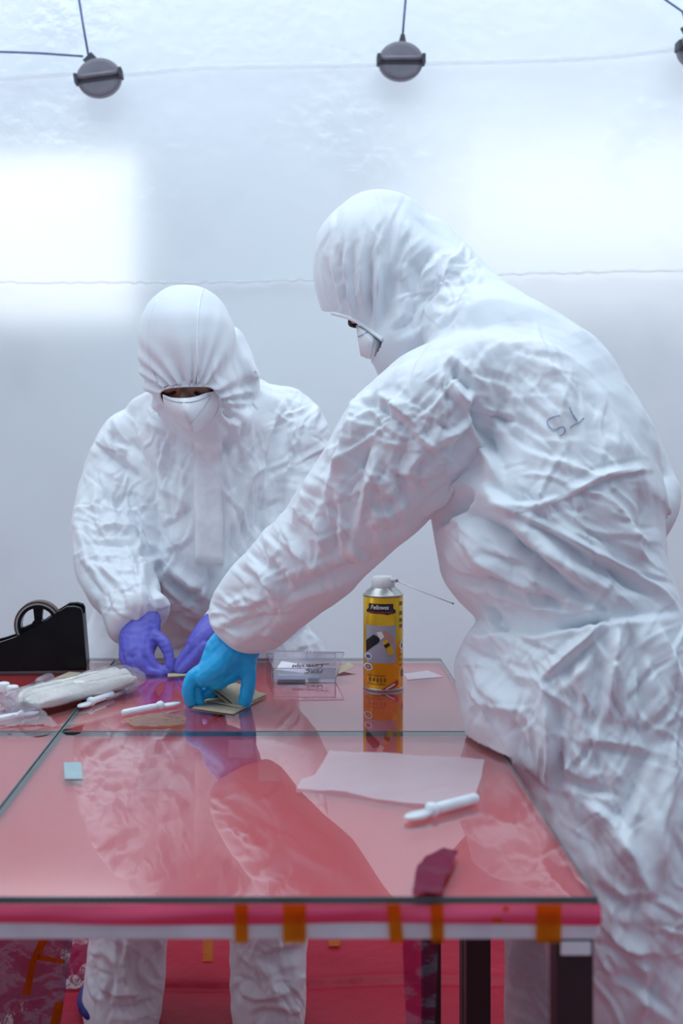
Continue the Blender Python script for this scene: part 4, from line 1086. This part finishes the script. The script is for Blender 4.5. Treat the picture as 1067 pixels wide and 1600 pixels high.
# ------------------------------------------------------------------ black tape dispenser
def dispenser():
    dd = 2.135
    base = [(-62, 1049), (136, 1049), (137, 1044), (130, 957), (127, 952), (118, 949.5), (106, 950), (88, 961), (66, 977), (44, 989), (26, 997), (8, 1003), (-12, 1008), (-40, 1013), (-62, 1018), (-68, 1040)]
    c = P(35, 1050, dd); c.z = TOP
    t = thing('tape_dispenser', c, 'black desktop tape dispenser with a spoked wheel at left on the rear table', 'tape dispenser')
    R = Matrix.Rotation(math.radians(4), 3, 'Z'); z0 = P(0, 1049, dd).z
    def W(x, y, dy):
        p = P(x, y, dd); p.z = max(TOP + .0005, p.z - z0 + TOP + .0005); p.y += dy
        return c + R @ (p - c)
    def slab(name, pts, y0, y1, inset=1.0, bev=.0022):
        bm = bmesh.new()
        a = [bm.verts.new(W(x, y, y0)) for x, y in pts]; b = [bm.verts.new(W(x, y, y1)) for x, y in pts]
        n = len(pts); bm.faces.new(a); bm.faces.new(list(reversed(b)))
        side = [bm.faces.new((a[i], b[i], b[(i + 1) % n], a[(i + 1) % n])) for i in range(n)]
        es = list({e for f in bm.faces if len(f.verts) == n for e in f.edges})
        bmesh.ops.bevel(bm, geom=es, offset=bev, segments=3, affect='EDGES', profile=.5)
        return from_bm(name, bm, M['black'], t, False)
    slab('side_wall', base, -.030, -.018)
    slab('side_wall', base, .018, .030)
    low = [(-62, 1049), (136, 1049), (137, 1044), (131, 965), (122, 962), (112, 980), (98, 1012), (70, 1020), (40, 1024), (8, 1022), (-10, 1014), (-62, 1022), (-68, 1040)]
    slab('body_block', low, -.019, .019, bev=.001)
    # wheel: rim, spokes, tape
    wc, wr = (60, 980), 36
    def ring(name, r0, r1, y0, y1, mat, n=48):
        V = []; Fc = []
        for i in range(n):
            a = 2 * math.pi * i / n
            for r, y in ((r0, y0), (r1, y0), (r1, y1), (r0, y1)): V.append(W(wc[0] + r * math.cos(a), wc[1] + r * math.sin(a), y))
        for i in range(n):
            j = (i + 1) % n
            for q in range(4): Fc.append((i * 4 + q, i * 4 + (q + 1) % 4, j * 4 + (q + 1) % 4, j * 4 + q))
        o = mk(name, V, Fc, mat, t, False); return o
    ring('wheel_rim', 26, 32.5, -.0125, .0125, M['black'])
    ring('tape_roll', 32.5, 36.5, -.0115, .0115, M['wheel_tape'])
    ring('rim_highlight', 31.2, 33.4, -.0138, -.0125, M['grey_plastic'])  # grey ring puts the highlight along the wheel rim into colour
    ring('wheel_hub', 1, 9, -.012, .012, M['black'])
    for a in (90, 210, 330):
        a = math.radians(-a); ca, sa = math.cos(a), math.sin(a); w0, w1 = 5.5, 8
        pts = [(wc[0] + ca * 6 - sa * w0, wc[1] + sa * 6 + ca * w0), (wc[0] + ca * 27.5 - sa * w1, wc[1] + sa * 27.5 + ca * w1), (wc[0] + ca * 27.5 + sa * w1, wc[1] + sa * 27.5 - ca * w1), (wc[0] + ca * 6 + sa * w0, wc[1] + sa * 6 - ca * w0)]
        slab('spoke', pts, -.008, .008, bev=.0008)
dispenser()

# ------------------------------------------------------------------ papers and envelopes
on_top('kraft_envelope', [(82, 1061), (108, 1049.5), (141, 1052), (128, 1066), (86, 1068)], M['kraft'], 'flat brown kraft envelope behind the swab bag', 'envelope', th=.0012)
on_top('paper_strip', [(262, 1051), (290, 1049), (293, 1055), (262, 1057)], M['kraft'], 'small tan paper strip pinched by the violet gloves', 'paper', th=.001)
on_top('paper_slip', [(630, 1053), (668, 1047.5), (693, 1057), (637, 1062)], M['tissue'], 'pale paper slip lying right of the spray can', 'paper')
def bent_slip():
    q = [(526, 1045, .001), (544, 1043, .009), (556, 1047, .006), (527, 1055, .001)]
    V = [T(x, y, TOP + .0004) + Vector((0, 0, z)) for x, y, z in q]; V2 = [v + Vector((0, 0, .0006)) for v in V]
    tag(mk('paper_slip', V2 + V, [(0, 1, 2, 3), (7, 6, 5, 4), (0, 4, 5, 1), (1, 5, 6, 2), (2, 6, 7, 3), (3, 7, 4, 0)], M['kraft'], None, False), 'curled tan paper slip just right of the clear box', 'paper')
bent_slip()
def folded_card():
    c = T(355, 1100); t = thing('folded_card', c, 'folded kraft paper card propped open under the blue glove', 'card')
    A, B, C, D = T(300, 1107, TOP + .0006), T(365, 1116.5, TOP + .0006), T(417, 1088, TOP + .0006), T(352, 1078, TOP + .0006)
    def leaf(name, quad, bow, mat, th=.0011):
        n = 9; V = []
        a, b, c2, d2 = quad
        for j in range(n):
            v = j / (n - 1)
            for i in range(n):
                u = i / (n - 1)
                p = (a * (1 - u) + b * u) * (1 - v) + (d2 * (1 - u) + c2 * u) * v
                V.append(p + Vector((0, 0, bow * math.sin(math.pi * u) * (1 - .3 * v))))
        N = n * n; V += [v + Vector((0, 0, th)) for v in V]
        Fc = [(j * n + i, (j + 1) * n + i, (j + 1) * n + i + 1, j * n + i + 1) for j in range(n - 1) for i in range(n - 1)]
        Fc += [tuple(N + q for q in reversed(f)) for f in Fc]
        for i in range(n - 1):
            Fc += [(i, i + 1, N + i + 1, N + i), ((n - 1) * n + i, N + (n - 1) * n + i, N + (n - 1) * n + i + 1, (n - 1) * n + i + 1)]
            Fc += [(i * n, N + i * n, N + (i + 1) * n, (i + 1) * n), (i * n + n - 1, (i + 1) * n + n - 1, N + (i + 1) * n + n - 1, N + i * n + n - 1)]
        mk(name, V, Fc, mat, t)
    leaf('lower_leaf', (A, B, C, D), 0, M['kraft'])
    A2, B2 = T(318, 1096, TOP + .002), T(376, 1107, TOP + .002)
    leaf('middle_leaf', (A2, B2, C + Vector((0, 0, .003)), D + Vector((0, 0, .004))), .001, M['kraft'])
    # upper leaf lifts off, hinged near B-C, free corner under the fingers
    U0 = P(323, 1070, 1.855); U1 = P(374, 1109, 1.832); U2 = P(414, 1087, 1.905); U3 = P(352, 1063, 1.93)
    leaf('upper_leaf', (U0, U1, U2, U3), .003, M['kraft'])
    leaf('upper_leaf', (P(325, 1072, 1.853), P(372, 1112, 1.830), P(412, 1090, 1.90), P(350, 1068, 1.925)), -.002, M['kraft_in'])
folded_card()

# ------------------------------------------------------------------ clear box with lifted lid
def clear_box():
    c = T(472, 1058); t = thing('clear_box', c, 'small clear plastic box with raised lid and handwriting on the rear table', 'box')
    # tray: four thin walls and a floor
    fl, fr, br, bl = T(428, 1067), T(524, 1067), T(524, 1042), T(417, 1042)
    hgt = .024; th = .0012
    def wall(name, a, b, z0, z1, parent=t, mat=M['clear'], tilt=Vector((0, 0, 0))):
        n = (b - a).cross(Vector((0, 0, 1))).normalized() * th
        V = [a + Vector((0, 0, z0)), b + Vector((0, 0, z0)), b + Vector((0, 0, z1)) + tilt, a + Vector((0, 0, z1)) + tilt]
        V += [v + n for v in V]
        return mk(name, V, [(0, 1, 2, 3), (7, 6, 5, 4), (0, 4, 5, 1), (1, 5, 6, 2), (2, 6, 7, 3), (3, 7, 4, 0)], mat, parent, False)
    zz = .0006
    for a, b in ((fl, fr), (fr, br), (br, bl), (bl, fl)): wall('tray_wall', a, b, zz, hgt)
    V = [fl, fr, br, bl]; V = [v + Vector((0, 0, .0008)) for v in V] + [v + Vector((0, 0, .0018)) for v in V]
    mk('tray_floor', V, [(3, 2, 1, 0), (4, 5, 6, 7), (0, 1, 5, 4), (1, 2, 6, 5), (2, 3, 7, 6), (3, 0, 4, 7)], M['clear'], t, False)
    for a, b in ((fl, fr), (fr, br), (br, bl), (bl, fl)):
        tube('tray_lip', [a + Vector((0, 0, hgt)), b + Vector((0, 0, hgt))], .0011, M['clear_pink'], t, 6)
    # lid standing up, leaning back
    d0, d1 = 2.035, 2.075
    la, lb, lc, ld = P(424, 1062, d0), P(524, 1062, d0), P(537, 1020, d1), P(428, 1018, d1)
    n = Vector((0, .0014, .0003)); V = [la, lb, lc, ld]; V += [v + n for v in V]
    lid = mk('lid', V, [(0, 1, 2, 3), (7, 6, 5, 4), (0, 4, 5, 1), (1, 5, 6, 2), (2, 6, 7, 3), (3, 7, 4, 0)], M['clear'], t, False)
    for a, b in ((lb, lc), (lc, ld), (ld, la)):
        e = Vector((0, -.009, .002)); V = [a, b, b + e, a + e]; V += [v + Vector((.0004, .0004, .0012)) for v in V]
        mk('lid_edge', V, [(0, 1, 2, 3), (7, 6, 5, 4), (0, 4, 5, 1), (1, 5, 6, 2), (2, 6, 7, 3), (3, 7, 4, 0)], M['clear'], lid, False)
        tube('lid_rim', [a + e, b + e], .0009, M['clear_pink'], lid, 6)
    cl0 = P(476, 1020, d1 - .012); 
    for dx in (0, .006, .012): from_bm('latch_rib', box_bm(cl0.x + dx, cl0.x + dx + .0022, cl0.y - .001, cl0.y + .002, cl0.z - .007, cl0.z + .003, .0004), M['white_plastic'], lid)
    # handwriting, upside down on the lid
    ex = (lb - la).normalized(); ez = (ld - la); ez = (ez - ex * ez.dot(ex)).normalized(); nn = ex.cross(ez).normalized()
    if nn.y > 0: nn = -nn
    def hand(s, x, y, h, slope=0):
        cu = bpy.data.curves.new('t', 'FONT'); cu.body = s; cu.size = 1; cu.shear = .3; cu.offset = .022
        ob = bpy.data.objects.new('t', cu); COL.objects.link(ob)
        dg = bpy.context.evaluated_depsgraph_get(); dg.update()
        m = bpy.data.meshes.new_from_object(ob.evaluated_get(dg)); bpy.data.objects.remove(ob)
        k = d0 / F; o0 = la + ex * ((x - 424) * k) + ez * ((1062 - y) * k)
        for v in m.vertices:
            X, Y = -v.co.x * h * k, -v.co.y * h * k * .85
            v.co = o0 + ex * X + ez * (Y + X * slope) + nn * .0006
        link_mesh('handwriting', m, M['black_marker'], lid)
    hand('PERC', 506, 1043.0, 12.5, .0)
    hand('Coverslips', 506, 1033.5, 11.5, .03)
    a = la + ex * (70 * d0 / F) + ez * (27.5 * d0 / F) + nn * .0008
    tube('handwriting', [a, a + ex * .012 + ez * .0006, a + ex * .022 + ez * .0012], .0006, M['black_marker'], lid, 6)
    return t
clear_box()
def in_box(name, quad, mat, label, cat, lift):
    V = [T(x, y, TOP + lift) + Vector((0, 0, z)) for x, y, z in quad]; n = len(V); V2 = [v + Vector((0, 0, .0006)) for v in V]
    Fc = [tuple(reversed(range(n))), tuple(range(n, 2 * n))] + [(i, (i + 1) % n, n + (i + 1) % n, n + i) for i in range(n)]
    tag(mk(name, V + V2, Fc, mat, None, False), label, cat)
in_box('paper_note', [(431, 1050, .004), (478, 1056, .004), (480, 1051, .012), (440, 1046, .014)], M['paper'], 'white paper note lying in the clear box', 'paper', .004)
in_box('coverslip_packet', [(433, 1063, .001), (478, 1063, .001), (476, 1056, .003), (434, 1056, .003)], M['slide'], 'dark blue-grey packet inside the clear box, left part', 'packet', .003)
in_box('coverslip_packet', [(481, 1061, .001), (499, 1061, .001), (497, 1057, .003), (482, 1057, .003)], M['slide'], 'small blue-grey packet inside the clear box, right part', 'packet', .003)

# ------------------------------------------------------------------ tissue and white plastic lancets
def tissue():
    out = [(462, 1233), (472, 1219), (492, 1213), (515, 1175), (580, 1178), (640, 1181), (700, 1185), (757, 1188), (752, 1215), (740, 1250), (731, 1262), (690, 1262), (640, 1257), (590, 1250), (540, 1240), (500, 1236)]
    bm = bmesh.new(); vs = [bm.verts.new(T(x, y, TOP + .0012)) for x, y in out]; f = bm.faces.new(vs)
    bmesh.ops.triangulate(bm, faces=[f]); bmesh.ops.subdivide_edges(bm, edges=bm.edges, cuts=5, use_grid_fill=True)
    bmesh.ops.triangulate(bm, faces=bm.faces)
    co = np.array([v.co[:] for v in bm.verts]); w = .0016 * (pnoise(co * 22 + 2) + .5 * ridged(co * 45))
    for v, h in zip(bm.verts, w): v.co.z = TOP + .0022 + max(-.0014, h)
    tag(from_bm('tissue_sheet', bm, M['tissue'], None, True), 'thin pink-white torn tissue lying on the front glass pane', 'tissue')
tissue()
def lancet(a, b, label, group='white plastic lancets', head=True, scale=1.0, mat='white_plastic'):
    """slim plastic stick: tapered blade end at a, collar, round handle to b"""
    r = .0047 * scale
    A, B = T(*a) + Vector((0, 0, r + .0006)), T(*b) + Vector((0, 0, r + .0006)); ax = (B - A)
    t = thing('plastic_lancet', A.lerp(B, .5) - Vector((0, 0, r)), label, 'lancet', group)
    h0 = A.lerp(B, .36)
    tube('handle', [h0, A.lerp(B, .5), A.lerp(B, .97), B], [r * .9, r, r, r * .72], M[mat], t, 14)
    tube('collar', [A.lerp(B, .30), A.lerp(B, .33), A.lerp(B, .38), A.lerp(B, .41)], [r * .8, r * 1.4, r * 1.3, r * .9], M[mat], t, 14)
    side = ax.cross(Vector((0, 0, 1))).normalized(); up = Vector((0, 0, 1)); V = []
    prof = [(0, .5, .35), (.06, 1.2, .5), (.16, 1.5, .6), (.32, .9, .7)]
    for s, w, hh in prof:
        p = A.lerp(B, s) - Vector((0, 0, r * .3))
        V += [p + side * r * w - up * r * hh * .6, p + side * r * w + up * r * hh * .6, p - side * r * w + up * r * hh * .6, p - side * r * w - up * r * hh * .6]
    Fc = [(0, 1, 2, 3), (15, 14, 13, 12)] + [(i * 4 + k, (i + 1) * 4 + k, (i + 1) * 4 + (k + 1) % 4, i * 4 + (k + 1) % 4) for i in range(3) for k in range(4)]
    mk('blade_cover', V, Fc, M[mat], t)
    return t
lancet((634, 1286), (745, 1256), 'white plastic lancet on the front pane, touching the pink tissue', scale=1.3)
lancet((281, 1102), (191, 1120), 'white plastic lancet on the rear pane left of the blue glove', scale=1.05)
lancet((123, 1109), (176, 1090), 'white plastic lancet lying beside the swab bag', scale=1.1)
# tan crumpled film strip under the lancet
def tan_film():
    out = [(192, 1126), (215, 1119), (250, 1115), (288, 1117), (292, 1126), (288, 1134), (250, 1136), (210, 1136)]
    bm = bmesh.new(); f = bm.faces.new([bm.verts.new(T(x, y, TOP + .001)) for x, y in out])
    bmesh.ops.triangulate(bm, faces=[f]); bmesh.ops.subdivide_edges(bm, edges=bm.edges, cuts=5, use_grid_fill=True); bmesh.ops.triangulate(bm, faces=bm.faces)
    co = np.array([v.co[:] for v in bm.verts]); w = .0012 * ridged(co * 60)
    for v, h in zip(bm.verts, w): v.co.z = TOP + .0018 + max(-.001, h)
    tag(from_bm('tan_scrap', bm, M['amber_film'], None, True), 'crinkled tan wrapper in front of the lancet on the rear pane', 'scrap')
tan_film()

# ------------------------------------------------------------------ swab bag and loose tubes
def swab_bag():
    c = T(120, 1095); t = thing('swab_bag', c, 'clear bag of cream cotton wipes lying across the glass joint', 'bag')
    A, B = T(40, 1113), T(198, 1073)
    ax = B - A; side = ax.cross(Vector((0, 0, 1))).normalized()
    n, m = 80, 80
    def pillow(w, hh, z0, s0, s1, wob, seed):
        V = []; Fc = []
        for i in range(n):
            u = i / (n - 1); p = A.lerp(B, s0 + (s1 - s0) * u)
            e = max(0, 1 - (2 * u - 1) ** 10) ** .5 * (.86 + .14 * u)
            for k in range(m):
                a = 2 * math.pi * k / m
                q = p + side * (w * e * math.cos(a)) + Vector((0, 0, z0 + hh + hh * e * math.sin(a)))
                V.append(q)
        co = np.array([v[:] for v in V]); al = np.array((ax.normalized())[:]); sd = np.array(side[:])
        st = np.stack([co @ al * 7, co @ sd * 48, co[:, 2] * 20], 1)
        h = wob * (ridged(st + seed) - .3)
        co[:, 2] = np.maximum(co[:, 2] + h, TOP + z0)
        co += sd[None] * (wob * .9 * pnoise(co * 22 + seed))[:, None]
        for i in range(n - 1):
            for k in range(m):
                k2 = (k + 1) % m; Fc.append((i * m + k, i * m + k2, (i + 1) * m + k2, (i + 1) * m + k))
        Fc.append(tuple(reversed(range(m)))); Fc.append(tuple((n - 1) * m + k for k in range(m)))
        return co, Fc
    V, Fc = pillow(.040, .0145, .002, 0, 1, .007, 2); mk('cotton_wipes', V, Fc, M['cotton'], t)
    V, Fc = pillow(.048, .0175, .0006, -.16, 1.08, .004, 7); mk('bag_film', V, Fc, M['bag'], t)
    crinkled('bag_flap', [T(-30, 1094, TOP + .012), T(52, 1094, TOP + .016), T(92, 1133, TOP + .003), T(-30, 1133, TOP + .003)], 26, 18, .0035, M['bag'], None, None, 4, t, 40)
    crinkled('bag_corner', [T(186, 1070, TOP + .014), T(206, 1062, TOP + .006), T(214, 1068, TOP + .003), T(196, 1082, TOP + .003)], 10, 10, .002, M['bag'], None, None, 6, t, 60)
swab_bag()
def pipette(a, b, r, label, mat='clear_pink', group='clear plastic droppers'):
    A, B = T(*a) + Vector((0, 0, r + .0008)), T(*b) + Vector((0, 0, r + .0008))
    t = thing('dropper_tube', A.lerp(B, .5) - Vector((0, 0, r)), label, 'dropper', group)
    tube('stem', [A, A.lerp(B, .55)], [r * .45, r * .5], M[mat], t, 12)
    tube('bulb', [A.lerp(B, s) for s in (.55, .60, .68, .86, .96, 1.0)], [r * .5, r * .9, r, r * 1.05, r * .95, r * .6], M[mat], t, 14)
pipette((30, 1090), (80, 1066), .0085, 'pinkish clear dropper with a soft bulb behind the swab bag')
pipette((168, 1098), (216, 1078), .0058, 'clear dropper tube in front of the swab bag end')
pipette((-20, 1126), (28, 1112), .0052, 'clear dropper tube at the left picture edge in front of the bag')
def stub(px_, py_, label):
    c = T(px_, py_); t = thing('white_cap', c, label, 'cap', 'white tube caps')
    lathe('cap_body', [(.0088, .0005), (.0095, .002), (.0095, .014), (.0085, .0165), (.006, .0175)], c, M['white_plastic'], t, 24)
    lathe('cap_rim', [(.0098, .0006), (.0105, .0012), (.0105, .0035), (.0098, .004)], c, M['clear_pink'], t, 24)
stub(6, 1083, 'white tube cap at the left picture edge behind the bag')
stub(20, 1088, 'white tube cap right beside another, left of the clear dropper')
lancet((60, 1116), (-18, 1131), 'greyish plastic lancet at the left picture edge under the bag flap', scale=.9)
